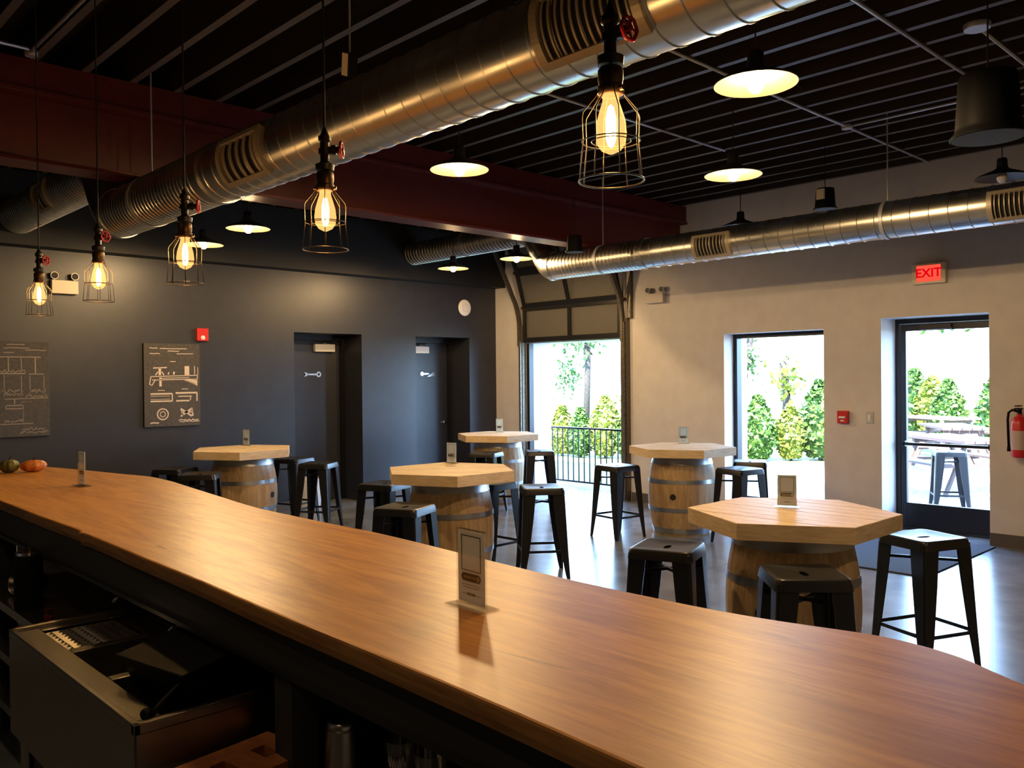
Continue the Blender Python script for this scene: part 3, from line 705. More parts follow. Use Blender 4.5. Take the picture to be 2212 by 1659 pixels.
for i in range(5):
    for j in range(3):
        if j == 1 and i in (1, 3): continue
        box(b, xs[i], xs[i+1], ys[j], ys[j+1], 0, .045)
bmesh.ops.remove_doubles(b, verts=b.verts, dist=.0001); obj('block', b, M['block_wood'], t)
b = nb(); box(b, -.128, .128, -.088, .088, -.012, -.001); obj('bottom_board', b, M['block_wood'], t)
t = thing('speed_rail', 'stainless rail shelf standing between the sink and the bar post', 'shelf', (.98, 1.97, 0))
b = nb(); box(b, -.15, .18, -.08, .075, .60, .612); box(b, -.15, -.142, -.08, .075, .612, .64); obj('tray', b, M['steel'], t)
for (x, y) in ((-.13,-.06),(-.13,.055),(.16,-.06),(.16,.055)):
    b = nb(); cyl(b, (x, y, 0), (x, y, .60), .012, n=8); obj('leg', b, M['steel'], t)

# left underbar station: black canister, chrome tube, shelves
t = thing('black_canister', 'black canister with a shiny metal cap at the left under the bar', 'canister', (.955, 3.80, .70))
b = nb(); lathe(b, [(0,0),(.05,0),(.052,.01),(.052,.20),(.046,.215)], n=28); obj('body', b, M['black_plastic'], t, smooth='auto')
b = nb(); lathe(b, [(.046,.215),(.044,.226),(.02,.232),(.012,.24),(0,.242)], n=28); obj('cap', b, M['chrome'], t, smooth='auto')
t = thing('steel_cup', 'steel cup lying on its side at the left edge under the bar', 'cup', (.955, 4.06, .745), math.radians(12))
b = nb(); tmp = [(.036,0),(.038,.004),(.036,.008),(.033,.13),(.030,.14),(0,.14)]
lathe(b, tmp, n=28); bmesh.ops.transform(b, matrix=Matrix.Rotation(math.radians(-90), 4, 'Y'), verts=b.verts); bmesh.ops.transform(b, matrix=Matrix.Rotation(math.radians(180), 4, 'Z'), verts=b.verts); obj('body', b, M['steel'], t, smooth='auto')
t = thing('bottle_rack', 'tiered stainless bottle rack at the far left under the bar', 'rack', (.9, 3.3, 0))
for z in (.70, .50, .30):
    b = nb(); box(b, -.02, .45, .06, 1.1, z-.012, z); box(b, -.02, -.012, .06, 1.1, z, z+.02); box(b, -.012, .45, .06, .068, z, z+.02); obj('shelf', b, M['steel'], t)
for (x, y) in ((0,.08),(0,1.08),(.44,.08),(.44,1.08)):
    b = nb(); cyl(b, (x, y, 0), (x, y, .69), .012, n=8); obj('leg', b, M['steel'], t)
cols = [('dark red', (.16,.02,.015)), ('brown', (.08,.03,.01)), ('amber', (.25,.10,.02)), ('black', (.02,.02,.02))]
for k in range(4):
    b = nb(); lathe(b, [(0,0),(.034,0),(.036,.006),(.036,.13),(.03,.15),(.013,.17),(.012,.21),(.015,.212),(.015,.222),(0,.222)], n=20)
    o = obj('bottle', b, mat(cols[k][0].replace(' ', '_')+'_bottle', cols[k][1], .15), smooth='auto'); o.location = (.95+.03*(k % 2), 3.52+.12*k, .50 if k < 2 else .30)
    tag(o, ('%s bottle on the %s shelf of the bottle rack, %s of its pair' % (cols[k][0], 'middle' if k < 2 else 'lowest', 'nearer' if k % 2 == 0 else 'farther')), 'bottle', 'bottles in the underbar rack')

# gourds
def gourd(name, label, loc, s, m, ribs, el):
    t = thing(name, label, 'gourd', loc)
    b = nb(); n = 48; L_ = []
    for k in range(1, 14):
        a = PI*k/14; rr = math.sin(a)**.9; zz = -math.cos(a)
        L_.append([b.verts.new((s*rr*el*math.cos(2*PI*i/n)*(1+.05*math.cos(ribs*2*PI*i/n)), s*rr*math.sin(2*PI*i/n)*(1+.05*math.cos(ribs*2*PI*i/n)), s*.8*(zz*(1-.12*(zz > 0))+.98))) for i in range(n)])
    for A_, B_ in zip(L_, L_[1:]): bridge(b, A_, B_)
    b.faces.new(L_[0][::-1]); b.faces.new(L_[-1]); obj('body', b, m, t, smooth=True)
    b = nb(); tube(b, [(0,0,s*1.4), (.004,0,s*1.6), (.012,.003,s*1.8)], .005); obj('stem', b, M['bark'], t)
gourd('green_gourd', 'small dark green gourd on the far left end of the bar', (1.335, 5.68, 1.07), .052, M['gourd_g'], 10, 1)
gourd('orange_gourd', 'squat orange gourd lying beside the green one on the bar', (1.45, 5.63, 1.07), .047, M['gourd_o'], 8, 1.5)

# ------------------------------------------------------------------ menu holders
def menu_holder():
    t = thing('menu_holder', 'x', 'menu holder')
    w_, h_ = .052, .178
    b = nb(); box(b, -.0045, -.003, -w_, w_, .004, h_); box(b, .003, .0045, -w_, w_, .004, h_); box(b, -.0045, .0045, -w_, w_, h_, h_+.0015); obj('acrylic_sleeve', b, M['acrylic'], t)
    b = nb(); box(b, -.030, .030, -w_-.014, w_+.014, 0, .004); obj('acrylic_foot', b, M['acrylic'], t, bevel=.001)
    b = nb(); box(b, -.001, .001, -w_+.003, w_-.003, .010, h_-.003); c = obj('card', b, M['paper'], t)
    for s in (-1, 1):
        X = s*.0013
        def q(bb, y0, y1, z0, z1): box(bb, min(X, X+s*.0003), max(X, X+s*.0003), y0, y1, z0, z1)
        b = nb(); z0, z1, yy = .083, .165, .036
        q(b, -yy, yy, z1-.002, z1); q(b, -yy, yy, z0, z0+.002); q(b, -yy, -yy+.002, z0, z1); q(b, yy-.002, yy, z0, z1)
        # rounded dark pill with a pale dot and pale unreadable wording
        K = 12; zc_, rr = .068, .0095; pts = [(yy-.0095+rr*math.cos(a), zc_+rr*math.sin(a)) for a in [-PI/2+PI*k/K for k in range(K+1)]]+[(-yy+.0095+rr*math.cos(a), zc_+rr*math.sin(a)) for a in [PI/2+PI*k/K for k in range(K+1)]]
        A_ = [b.verts.new((X, y, z)) for y, z in pts]; B_ = [b.verts.new((X+s*.0003, y, z)) for y, z in pts]; bridge(b, A_, B_); b.faces.new(A_); b.faces.new(B_)
        obj('printed_frame', b, M['ink'], c)
        b = nb()
        for k in range(6): box(b, min(X+s*.0003, X+s*.0006), max(X+s*.0003, X+s*.0006), -.017+.0075*k, -.017+.0075*k+.0045, .0655, .0705)
        yd = -.026 if s < 0 else .026
        A_ = [b.verts.new((X+s*.0003, -yy+.0095+.0065*math.cos(2*PI*k/16), zc_+.0065*math.sin(2*PI*k/16))) for k in range(16)]; B_ = [b.verts.new((X+s*.0006, v.co.y, v.co.z)) for v in A_]; bridge(b, A_, B_); b.faces.new(B_)
        obj('printed_wording', b, M['paper'], c)
        b = nb()
        for z, y0, y1 in ((.050,-.033,.033),(.044,-.030,.030)): q(b, y0, y1, z, z+.0012)
        q(b, -.035, -.018, .029, .0300); q(b, .018, .035, .029, .0300)
        for k in range(5): q(b, -.015+.0065*k, -.015+.0065*k+.0045, .0265, .0325)
        obj('small_print', b, M['greyink'], c)
    return t
mh = menu_holder(); mh.location = (1.294, 1.495, 1.07); mh.rotation_euler = (0, 0, math.radians(-3)); mh['label'] = 'clear acrylic menu holder in the middle of the bar, the largest one'; mh['group'] = 'acrylic menu holders'
TZ = .88
for (x, y, z, a, lab) in ((1.42, 4.66, 1.07, 0, 'acrylic menu holder at the left end of the bar, seen nearly edge on'),
                          (4.29, 2.33, TZ, 28, 'acrylic menu holder on the nearest barrel table by the exit door'),
                          (4.62, 5.58, TZ, 12, 'acrylic menu holder on the middle barrel table in front of the garage door'),
                          (4.40, 8.86, TZ, 14, 'acrylic menu holder on the leftmost barrel table by the dark wall'),
                          (7.70, 8.30, TZ, 20, 'acrylic menu holder on the farthest barrel table in the corner'),
                          (7.62, 5.33, TZ, 30, 'acrylic menu holder on the barrel table between garage door and window')):
    dup(mh, lab, (x, y, z), math.radians(a), 'acrylic menu holders')

# ------------------------------------------------------------------ barrel tables
def barrel_table():
    t = thing('barrel_table', 'x', 'table')
    R, th = .54, .082; ct_, z0, z1 = [], TZ-th, TZ
    hexp = [Vector((R*math.cos(PI/3*k), R*math.sin(PI/3*k))) for k in range(6)]
    b = nb(); h = R*math.cos(PI/6); npl = 10
    # planks along Y: strips in X clipped against the hexagon
    def ylim(x): return min(h, (R-abs(x))*math.tan(PI/3))
    xs = [-R+2*R*i/npl for i in range(npl+1)]
    for i in range(npl):
        a, c = xs[i]+.0028, xs[i+1]-.0028; cuts = sorted(set([a, c]+[k for k in (-R/2, R/2) if a < k < c]))
        top = [(k, ylim(k)) for k in cuts]; poly = top+[(k, -v) for k, v in reversed(top)]
        cl = []
        for p in poly:
            if not cl or (abs(cl[-1][0]-p[0])+abs(cl[-1][1]-p[1])) > 1e-4: cl.append(p)
        if (abs(cl[0][0]-cl[-1][0])+abs(cl[0][1]-cl[-1][1])) < 1e-4: cl.pop()
        if len(cl) >= 3: prism(b, cl, z0+.002*(i % 2), z1-.0008*(i % 3 == 1))
    obj('tabletop', b, M['pine'], t, bevel=.0015, seg=1)
    # border boards around the rim (the thick edge), just outside the planks
    b = nb()
    for k in range(6):
        p, q = hexp[k], hexp[(k+1) % 6]; pi, qi = p*.955, q*.955
        prism(b, [p*1.004, q*1.004, q*.985, p*.985], z0, z1-.002)
    obj('edge_board', b, M['pine_edge'], t)
    b = nb(); H = TZ-th; n = 112; rs = []
    prof = [(s, .285+.06*(1-(2*s-1)**2)) for s in [i/18 for i in range(19)]]
    for s, rr in prof:
        rs.append([b.verts.new(((rr-(.003 if i % 4 == 0 else 0))*math.cos(2*PI*i/n), (rr-(.003 if i % 4 == 0 else 0))*math.sin(2*PI*i/n), s*H)) for i in range(n)])
    for A_, B_ in zip(rs, rs[1:]): bridge(b, A_, B_)
    b.faces.new(rs[0][::-1]); b.faces.new(rs[-1])
    body = obj('barrel', b, M['stave'], t, smooth='auto')
    def rad(z): s = z/H; return .285+.06*(1-(2*s-1)**2)
    for zc_, hw in ((.745,.030),(.545,.020),(.265,.020),(.050,.028)):
        b = nb(); L_ = []
        for rr, z in ((rad(zc_-hw)-.002, zc_-hw), (rad(zc_-hw)+.004, zc_-hw), (rad(zc_+hw)+.004, zc_+hw), (rad(zc_+hw)-.002, zc_+hw)):
            L_.append([b.verts.new((rr*math.cos(2*PI*i/64), rr*math.sin(2*PI*i/64), z)) for i in range(64)])
        for A_, B_ in zip(L_, L_[1:]): bridge(b, A_, B_)
        bridge(b, L_[-1], L_[0]); obj('hoop', b, M['hoop'], body, smooth='auto')
    a = math.radians(0); rb = rad(.41)
    b = nb(); cyl(b, (rb-.02, 0, .40), (rb+.004, 0, .40), .030, n=20); obj('bung', b, M['cord'], body)
    return t
bt = barrel_table()
tabs = ((4.205, 2.257, 0, 'nearest barrel table, pine hexagon top on an oak barrel, by the exit door'),
        (7.315, 5.139, 58, 'barrel table standing between the garage door and the window'),
        (4.343, 5.262, 56, 'barrel table in the middle of the room behind the bar menu holder'),
        (4.193, 8.511, 0, 'leftmost barrel table, in front of the dark wall and its doors'),
        (7.493, 8.114, 0, 'farthest barrel table in the corner by the garage door'))
bungs = (182, 200, 60, 300, 120)
tbs = []
for k, (x, y, a, lab) in enumerate(tabs):
    if k == 0: o = bt; o.location = (x, y, 0); o['label'] = lab; o['group'] = 'barrel tables'
    else: o = dup(bt, lab, (x, y, 0), math.radians(a), 'barrel tables')
    tbs.append(o)
    for ch in o.children:
        if ch.name.startswith('barrel'): ch.rotation_euler.z = math.radians(bungs[k]-a)

# ------------------------------------------------------------------ stools
SZt = .715
def sq(h, r, n=8):
    pts = []
    C4 = [(h-r, h-r), (-(h-r), h-r), (-(h-r), -(h-r)), (h-r, -(h-r))]
    for k, (cx_, cy_) in enumerate(C4):
        for i in range(n): a = PI/2*k+PI/2*i/(n-1); pts.append((cx_+r*math.cos(a), cy_+r*math.sin(a)))
    return pts
def stool():
    t = thing('metal_stool', 'x', 'stool')
    b = nb(); L_ = []
    n = 32
    hole = [(.045*math.cos(2*PI*(i+.5)/n+PI/8), .018*math.sin(2*PI*(i+.5)/n+PI/8)) for i in range(n)]
    # match hole loop order with the square loop start (angle 0 .. 2pi)
    for pts, z in ((hole, SZt-.03), (hole, SZt-.010), (sq(.10,.05), SZt-.008), (sq(.145,.035), SZt-.001), (sq(.155,.036), SZt), (sq(.162,.037), SZt-.004), (sq(.166,.037), SZt-.015), (sq(.172,.034), SZt-.052), (sq(.169,.034), SZt-.052), (sq(.160,.034), SZt-.014)):
        L_.append([b.verts.new((x, y, z)) for x, y in pts])
    for A_, B_ in zip(L_, L_[1:]): bridge(b, A_, B_)
    obj('seat', b, M['black_metal'], t, smooth='auto')
    for k in range(4):
        b = nb(); rz = Matrix.Rotation(PI/2*k, 4, 'Z')
        def Lsec(c, arm, th, z):
            r = .012
            o_ = [(c-arm, c), (c-r, c), (c-.3*r, c-.3*r), (c, c-r), (c, c-arm), (c-th, c-arm), (c-th, c-r-th*.4), (c-r-th*.4, c-th), (c-arm, c-th)]
            return [b.verts.new(rz @ Vector((x, y, z))) for x, y in o_]
        secs = [Lsec(.163,.098,.006,SZt-.02), Lsec(.174,.085,.007,.48), Lsec(.187,.062,.009,.22), Lsec(.198,.036,.012,.03), Lsec(.200,.030,.013,0)]
        for A_, B_ in zip(secs, secs[1:]): bridge(b, A_, B_)
        b.faces.new(secs[0][::-1]); b.faces.new(secs[-1]); obj('leg', b, M['black_metal'], t)
    b = nb(); c = .182
    for k in range(4):
        a0 = Matrix.Rotation(PI/2*k, 4, 'Z'); box(b, -c, c, c-.006, c+.002, .205, .225, a0)
    obj('footrest', b, M['black_metal'], t)
    b = nb(); 
    for a in (PI/4, -PI/4): box(b, -.215, .215, -.008, .008, .585, .600, Matrix.Rotation(a, 4, 'Z'))
    obj('brace', b, M['black_metal'], t)
    return t
st = stool()
stools = ((4.86, 1.83, -23, 'rightmost black metal stool, standing alone to the right of the nearest table'),
          (3.60, 1.875, 44, 'black metal stool tucked against the front of the nearest table, above the bar edge'),
          (3.68, 2.68, 20, 'black metal stool left of the nearest barrel, its seat catching light'),
          (6.68, 5.47, -8, 'black metal stool left of the table between garage door and window'),
          (7.215, 4.406, -12, 'black metal stool right of the table by the window, nearer of the two'),
          (7.911, 4.71, 30, 'black metal stool behind another, closest to the window'),
          (4.977, 4.868, 52, 'black metal stool right of the middle table, standing before the daylit floor'),
          (7.393, 7.263, 52, 'black metal stool by the railing, right of the farthest table'),
          (4.88, 5.37, 2, 'black metal stool half under the right side of the middle table'),
          (3.576, 4.831, 24, 'black metal stool at the front of the middle table, low against the bar'),
          (4.245, 6.03, 20, 'black metal stool hidden behind the left corner of the middle table'),
          (4.80, 8.02, 35, 'black metal stool right of the leftmost table, before the left recessed door'),
          (4.911, 8.72, 20, 'black metal stool tight against the leftmost barrel, bluish edge light'),
          (3.492, 7.986, 55, 'black metal stool just left of the leftmost barrel, cut by the bar'),
          (3.53, 8.66, 30, 'black metal stool farthest left by the dark wall, only its seat showing'),
          (6.827, 7.60, 25, 'black metal stool under the front of the farthest table'))
for k, (x, y, a, lab) in enumerate(stools):
    if k == 0: st.location = (x, y, 0); st.rotation_euler = (0, 0, math.radians(a)); st['label'] = lab; st['group'] = 'black stools around the barrel tables'
    else: dup(st, lab, (x, y, 0), math.radians(a), 'black stools around the barrel tables')

# ------------------------------------------------------------------ things on the walls
def seg(b, u0, v0, u1, v1, w_, F):   # a drawn line from (u0,v0) to (u1,v1) in poster units
    p, q = Vector((u0, v0)), Vector((u1, v1)); d = (q-p); L_ = d.length
    if L_ < 1e-6: return
    n_ = Vector((-d.y, d.x))/L_*w_/2
    A_ = [b.verts.new(F(c.x, c.y, 0)) for c in (p-n_, q-n_, q+n_, p+n_)]; B_ = [b.verts.new(F(c.x, c.y, .0012)) for c in (p-n_, q-n_, q+n_, p+n_)]
    bridge(b, A_, B_); b.faces.new(B_)
def squig(b, u0, u1, v, w_, amp, F, k=10, s=1.0):
    pr = None
    for i in range(k+1):
        u = u0+(u1-u0)*i/k; vv = v+amp*random.uniform(-1, 1)*s
        if pr: seg(b, pr[0], pr[1], u, vv, w_, F)
        pr = (u, vv)
def poster(label, x0, x1, z0, z1):
    t = thing('framed_drawing', label, 'poster', ((x0+x1)/2, YW, z0)); W_, H_ = x1-x0, z1-z0
    b = nb(); box(b, -W_/2, W_/2, -.035, -.001, 0, H_); obj('canvas', b, M['canvas'], t, bevel=.003)
    return t, (lambda u, v, d: (-W_/2+u*W_, -.0352-d, H_-v*W_))
t, F = poster('charcoal canvas with a pale drawing of a tap, beside the red alarm', 3.505, 4.125, 1.10, 2.012)
b = nb()
for u0, u1, v in ((.10,.24,.085),(.28,.76,.09),(.42,.62,.135),(.10,.28,.18),(.58,.88,.18),(.46,.56,.32),(.24,.36,.83),(.66,.78,.81)): squig(b, u0, u1, v, .012, .004, F, 12)
# the tap: handle, stem, pipe, spout, housing
for a in ((.16,.435,.40,.425,.02),(.275,.43,.275,.56,.045),(.20,.56,.24,.50,.02),(.35,.56,.31,.50,.02),(.12,.585,.95,.565,.014),(.14,.645,.95,.635,.014),(.95,.565,.95,.635,.014),(.30,.615,.80,.605,.012),(.12,.585,.095,.72,.016),(.19,.65,.135,.74,.016),(.095,.72,.135,.74,.012),(.285,.60,.285,.76,.04),(.42,.55,.44,.51,.02),(.52,.55,.53,.50,.03),(.76,.40,.76,.57,.085),(.90,.40,.90,.55,.012),(.96,.42,.96,.56,.01)): seg(b, *a, F)
for i in range(7): seg(b, .70+.03*i, .645+.012*i, .95, .66+.015*i, .013, F)
# two boxed sections
for a in ((.11,.89,.49,.89,.028),(.11,.93,.45,.93,.008),(.11,.985,.45,.985,.008),(.11,1.02,.49,1.02,.026),(.49,.89,.49,1.03,.02),(.55,.88,.94,.88,.03),(.60,.94,.85,.94,.018),(.56,1.02,.80,1.02,.026),(.94,.88,.94,1.03,.022),(.82,.93,.82,1.01,.016)): seg(b, *a, F)
for i in range(24):
    a0, a1 = 2*PI*i/24, 2*PI*(i+1)/24
    seg(b, .32+.095*math.cos(a0), 1.25+.095*math.sin(a0), .32+.095*math.cos(a1), 1.25+.095*math.sin(a1), .022, F)
    seg(b, .32+.045*math.cos(a0), 1.25+.045*math.sin(a0), .32+.045*math.cos(a1), 1.25+.045*math.sin(a1), .014, F)
for a in ((.64,1.16,.84,1.30,.03),(.64,1.30,.84,1.16,.03),(.66,1.23,.85,1.22,.03),(.84,1.15,.86,1.30,.025),(.64,1.17,.68,1.29,.02)): seg(b, *a, F)
squig(b, .10, .25, 1.40, .022, .006, F, 8); squig(b, .60, .96, 1.365, .016, .014, F, 22); squig(b, .62, .98, 1.395, .012, .012, F, 20)
obj('line_drawing', b, M['chalk'], t)
t, F = poster('charcoal canvas with a faint technical drawing at the left picture edge', 1.95, 2.575, 1.065, 2.0)
b = nb()
for u0, u1, v in ((.40,.65,.045),(.36,.72,.10),(.66,.96,.13),(.36,.50,.17),(.10,.30,.06)): squig(b, u0, u1, v, .014, .005, F, 12)
for a in ((.05,.24,.88,.24,.016),(.10,.24,.10,.48,.012),(.22,.25,.22,.46,.012),(.42,.25,.42,.46,.014),(.60,.25,.60,.46,.012),(.80,.24,.80,.50,.02),(.05,.50,.66,.50,.02),(.70,.51,.92,.51,.014),(.36,.52,.36,.86,.010),(.60,.54,.60,.86,.012),(.72,.54,.72,.86,.010),(.92,.54,.92,.86,.010),(.10,.54,.10,.86,.010),(.36,.90,.98,.89,.012),(.50,.90,.50,.98,.018),(.38,1.0,.62,1.0,.016),(.38,1.05,.62,1.05,.016),(.38,1.0,.38,1.06,.012),(.62,1.0,.62,1.06,.012),(.62,1.06,.62,1.30,.008),(.30,1.29,.76,1.29,.014)): seg(b, *a, F)
for u0, u1, v, am in ((.08,.66,.46,.03),(.34,.62,.78,.03),(.72,.94,.78,.035),(.36,.62,.83,.02),(.66,.96,.86,.03),(.35,.62,1.24,.03),(.08,.30,.78,.03),(.60,.74,.95,.01)): squig(b, u0, u1, v, .012, am, F, 24)
squig(b, .60, .92, 1.38, .012, .02, F, 20); squig(b, .62, .97, 1.43, .012, .02, F, 20); squig(b, .58, .66, 1.42, .014, .04, F, 6)
obj('line_drawing', b, M['chalk_dim'], t)

t = thing('alarm_strobe', 'red fire alarm strobe on the dark wall above the tap drawing', 'alarm', (4.16, YW, 2.12))
b = nb(); box(b, -.066, .066, -.05, -.001, -.072, .072); obj('housing', b, M['red_plastic'], t, bevel=.006)
b = nb(); lathe(b, [(0,.012),(.02,.008),(.026,0)], n=20); bmesh.ops.transform(b, matrix=Matrix.Translation((0,-.05,-.035)) @ Matrix.Rotation(PI/2, 4, 'X'), verts=b.verts); obj('lens', b, M['white_plastic'], t, smooth=True)
def emergency(label, loc, rz, w_, h_, m_):
    t = thing('emergency_light', label, 'emergency light', loc, rz)
    b = nb(); box(b, -w_/2, w_/2, -.07, -.001, -h_/2, h_/2); obj('housing', b, m_, t, bevel=.005)
    for s in (-1, 1):
        b = nb(); x = s*(w_/2-.03); cyl(b, (x, -.035, h_/2), (x, -.035, h_/2+.02), .008, n=10)
        cyl(b, (x, -.012, h_/2+.045), (x, -.065, h_/2+.045), .026, .038, n=24); hd = obj('lamp_head', b, m_, t, smooth='auto')
        b = nb(); cyl(b, (x, -.0655, h_/2+.045), (x, -.067, h_/2+.045), .031, n=24); obj('lens', b, M['grey_cloth'] if m_ is M['white_paint2'] else M['cord'], hd)
    return t
M['white_paint2'] = mat('offwhite_casing', (.55,.48,.42), .5)
emergency('cream emergency light with two round heads beside the leftmost cage bulb', (2.725, YW, 2.56), 0, .25, .135, M['cream'])
emergency('wall-coloured emergency light with two heads right of the garage door', (XW, 6.46, 2.57), math.radians(-90), .27, .12, M['white_paint2'])
t = thing('wall_speaker', 'round white disc high on the dark wall above the right recessed door', 'speaker', (8.09, YW, 2.62))
b = nb(); lathe(b, [(0,.022),(.06,.022),(.105,.016),(.118,.004),(.118,0)], n=40); bmesh.ops.transform(b, matrix=Matrix.Rotation(PI/2, 4, 'X'), verts=b.verts); obj('cover', b, M['white_plastic'], t, smooth='auto')
b = nb(); lathe(b, [(.055,.0235),(.055,.022),(.05,.022),(.05,.0235)], n=32, closed=True); bmesh.ops.transform(b, matrix=Matrix.Rotation(PI/2, 4, 'X'), verts=b.verts); obj('ring', b, M['conduit'], t)
# right-wall items are built facing -Y, turned by -90 degrees to face -X
t = thing('exit_sign', 'illuminated red EXIT sign above the glass door', 'sign', (XW, 3.195, 2.572), math.radians(-90))
b = nb(); box(b, -.155, .155, -.055, -.001, -.10, .10); obj('housing', b, M['cream'], t, bevel=.006)
b = nb(); box(b, -.112, .112, -.058, -.0552, -.078, .078); fc = obj('face', b, M['exit_face'], t)
fcu = D.curves.new('lettering', 'FONT'); fcu.body = 'EXIT'; fcu.size = .118; fcu.align_x = 'CENTER'; fcu.align_y = 'CENTER'; fcu.extrude = .0008; fcu.offset = .0022
fo = D.objects.new('lettering', fcu); COL.objects.link(fo); fo.location = (0, -.0592, 0); fo.rotation_euler = (PI/2, 0, 0); fcu.materials.append(M['exit_letter'])
lm = D.meshes.new_from_object(fo.evaluated_get(bpy.context.evaluated_depsgraph_get())); D.objects.remove(fo)
fo = D.objects.new('lettering', lm); COL.objects.link(fo); fo.location = (0, -.0592, 0); fo.rotation_euler = (PI/2, 0, 0); fo.parent = fc
t = thing('fire_pull', 'red fire alarm pull box between the window and the glass door', 'alarm', (XW, 4.07, 1.155), math.radians(-90))
b = nb(); box(b, -.058, .058, -.045, -.001, -.065, .065); obj('housing', b, M['red_plastic'], t, bevel=.006)
b = nb(); box(b, -.035, .035, -.056, -.0455, -.012, .008); box(b, -.02, .02, -.0475, -.0455, -.045, -.03); obj('pull_bar', b, M['white_plastic'], t, bevel=.002)
t = thing('light_switch', 'small grey light switch plate left of the glass door', 'switch', (XW, 3.80, 1.155), math.radians(-90))
b = nb(); box(b, -.037, .037, -.008, -.001, -.06, .06); obj('plate', b, M['conduit'], t, bevel=.003)
b = nb(); box(b, -.016, .016, -.013, -.008, -.033, .033); obj('rocker', b, M['white_plastic'], t, bevel=.002)
t = thing('fire_extinguisher', 'red fire extinguisher with black hose on the white wall at the right edge', 'fire extinguisher', (XW-.1, 2.40, .84), math.radians(-90))
b = nb(); lathe(b, [(0,0),(.06,0),(.068,.012),(.07,.03),(.07,.30),(.06,.345),(.03,.37),(.022,.375),(.022,.39),(0,.39)], n=36); obj('cylinder', b, M['red_plastic'], t, smooth='auto')
b = nb(); n = 16; 
for i in range(n):
    a0, a1 = math.radians(200+140*i/n), math.radians(200+140*(i+1)/n)
    v = [b.verts.new((.0706*math.cos(a), .0706*math.sin(a), z)) for a, z in ((a0,.07),(a1,.07),(a1,.24),(a0,.24))]; b.faces.new(v)
obj('paper_label', b, M['paper'], t)
b = nb(); cyl(b, (0,0,.39), (0,0,.43), .018, n=14); box(b, -.02, .02, -.10, .03, .43, .445); box(b, -.018, .018, -.09, .02, .458, .468); obj('valve_handle', b, M['black_plastic'], t, bevel=.002)
b = nb(); tube(b, [(-.015,0,.41), (-.06,0,.425), (-.09,0,.40), (-.098,0,.34), (-.094,0,.20), (-.09,0,.10)], .011, 10); cyl(b, (-.09,0,.10), (-.09,0,.05), .013, .017, n=12); obj('hose', b, M['black_plastic'], t, smooth=True)
b = nb(); box(b, -.03, .03, .068, .099, .30, .36); box(b, -.03, .03, .068, .099, .05, .1); obj('wall_bracket', b, M['black_plastic'], t)
# entry mat
b = nb(); box(b, 6.95, 8.6, 2.60, 3.85, .001, .012); tag(obj('entry_mat', b, M['mat_blue'], bevel=.003), 'dark blue-grey entry mat on the floor inside the glass door', 'mat')
# pale pillar-like bin seen between stool legs in the first recess
t = thing('waste_bin', 'pale waste bin in the left recessed doorway behind the stool', 'bin', (5.62, 9.64, 0))
b = nb(); lathe(b, [(0,0),(.15,0),(.155,.01),(.175,.33),(.167,.33),(.15,.02),(0,.02)], n=32); obj('body', b, M['white_plastic'], t, smooth='auto')
b = nb(); lathe(b, [(.165,.33),(.182,.33),(.182,.35),(.165,.35)], n=32, closed=True); obj('rim', b, M['white_plastic'], t, smooth='auto')

# ------------------------------------------------------------------ outside
b = nb(); box(b, 9.2, 16.5, -8, 7.2, -.2, -.02); struct(obj('patio', b, M['patio']), 'pale concrete patio')
b = nb(); box(b, 16.5, 60, -30, 60, -.25, -.03); box(b, 9.2, 16.5, 7.2, 40, -.25, -.03); struct(obj('lawn', b, M['grass']), 'bright lawn beyond the patio')
t = thing('railing', 'black metal railing outside the open garage door', 'railing', (9.32, 8.0, 0))
b = nb(); box(b, -.02, .02, -1.2, 1.14, .84, .865); obj('top_rail', b, M['alu_black'], t)
b = nb(); box(b, -.015, .015, -1.2, 1.14, .06, .085); obj('bottom_rail', b, M['alu_black'], t)
for i in range(22):
    if i == 0: b = nb(); box(b, -.007, .007, -.007, .007, .085, .84); bo = obj('baluster', b, M['alu_black'], t); bo.location.y = -1.12
    else: o = bo.copy(); COL.objects.link(o); o.location.y = -1.12+i*.105
for y in (-1.18, 1.12):
    b = nb(); box(b, -.02, .02, y-.02, y+.02, -.02, .86); obj('post', b, M['alu_black'], t)
def leaves(b, n, f, s):
    for _ in range(n):
        p = Vector(f()); a = Vector((random.gauss(0,1), random.gauss(0,1), random.gauss(0,1))).normalized(); c = a.orthogonal().normalized(); c = Matrix.Rotation(random.uniform(0, 6.28), 3, a) @ c; e = a.cross(c)
        q = s*random.uniform(.6, 1.4); b.faces.new([b.verts.new(p+c*q*u+e*q*.6*v) for u, v in ((-1,0),(0,-1),(1,0),(0,1))])
def conifer(mt):
    t = thing('arborvitae', 'x', 'shrub')
    def f():
        z = random.random(); r = .30*(math.sin(PI*min(1, z*.72+.16))**1.0)*(1-z**3*.6); a = random.uniform(0, 6.28); rr = r*random.uniform(.6, 1.05)
        return (rr*math.cos(a), rr*math.sin(a), .05+z*1.2)
    b = nb(); lathe(b, [(0,.05),(.14,.08),(.21,.4),(.19,.75),(.09,1.08),(0,1.18)], n=14); leaves(b, 1500, f, .045); obj('foliage', b, mt, t)
    b = nb(); cyl(b, (0,0,-.04), (0,0,.3), .03, n=8); obj('stem', b, M['bark'], t)
    return t
cg, cy = conifer(M['leaf_g']), conifer(M['leaf_y'])
ords = ['leftmost', 'second from left', 'middle', 'second from right', 'rightmost']
WS = [(1, 14.5, 8.95, .80, 0), (0, 14.6, 8.52, 1.0, 0), (1, 15.1, 8.12, .85, 0), (0, 15.5, 7.72, 1.22, 0), (0, 15.9, 7.25, 1.1, 0)]
first = {0: cg, 1: cy}; used = set()
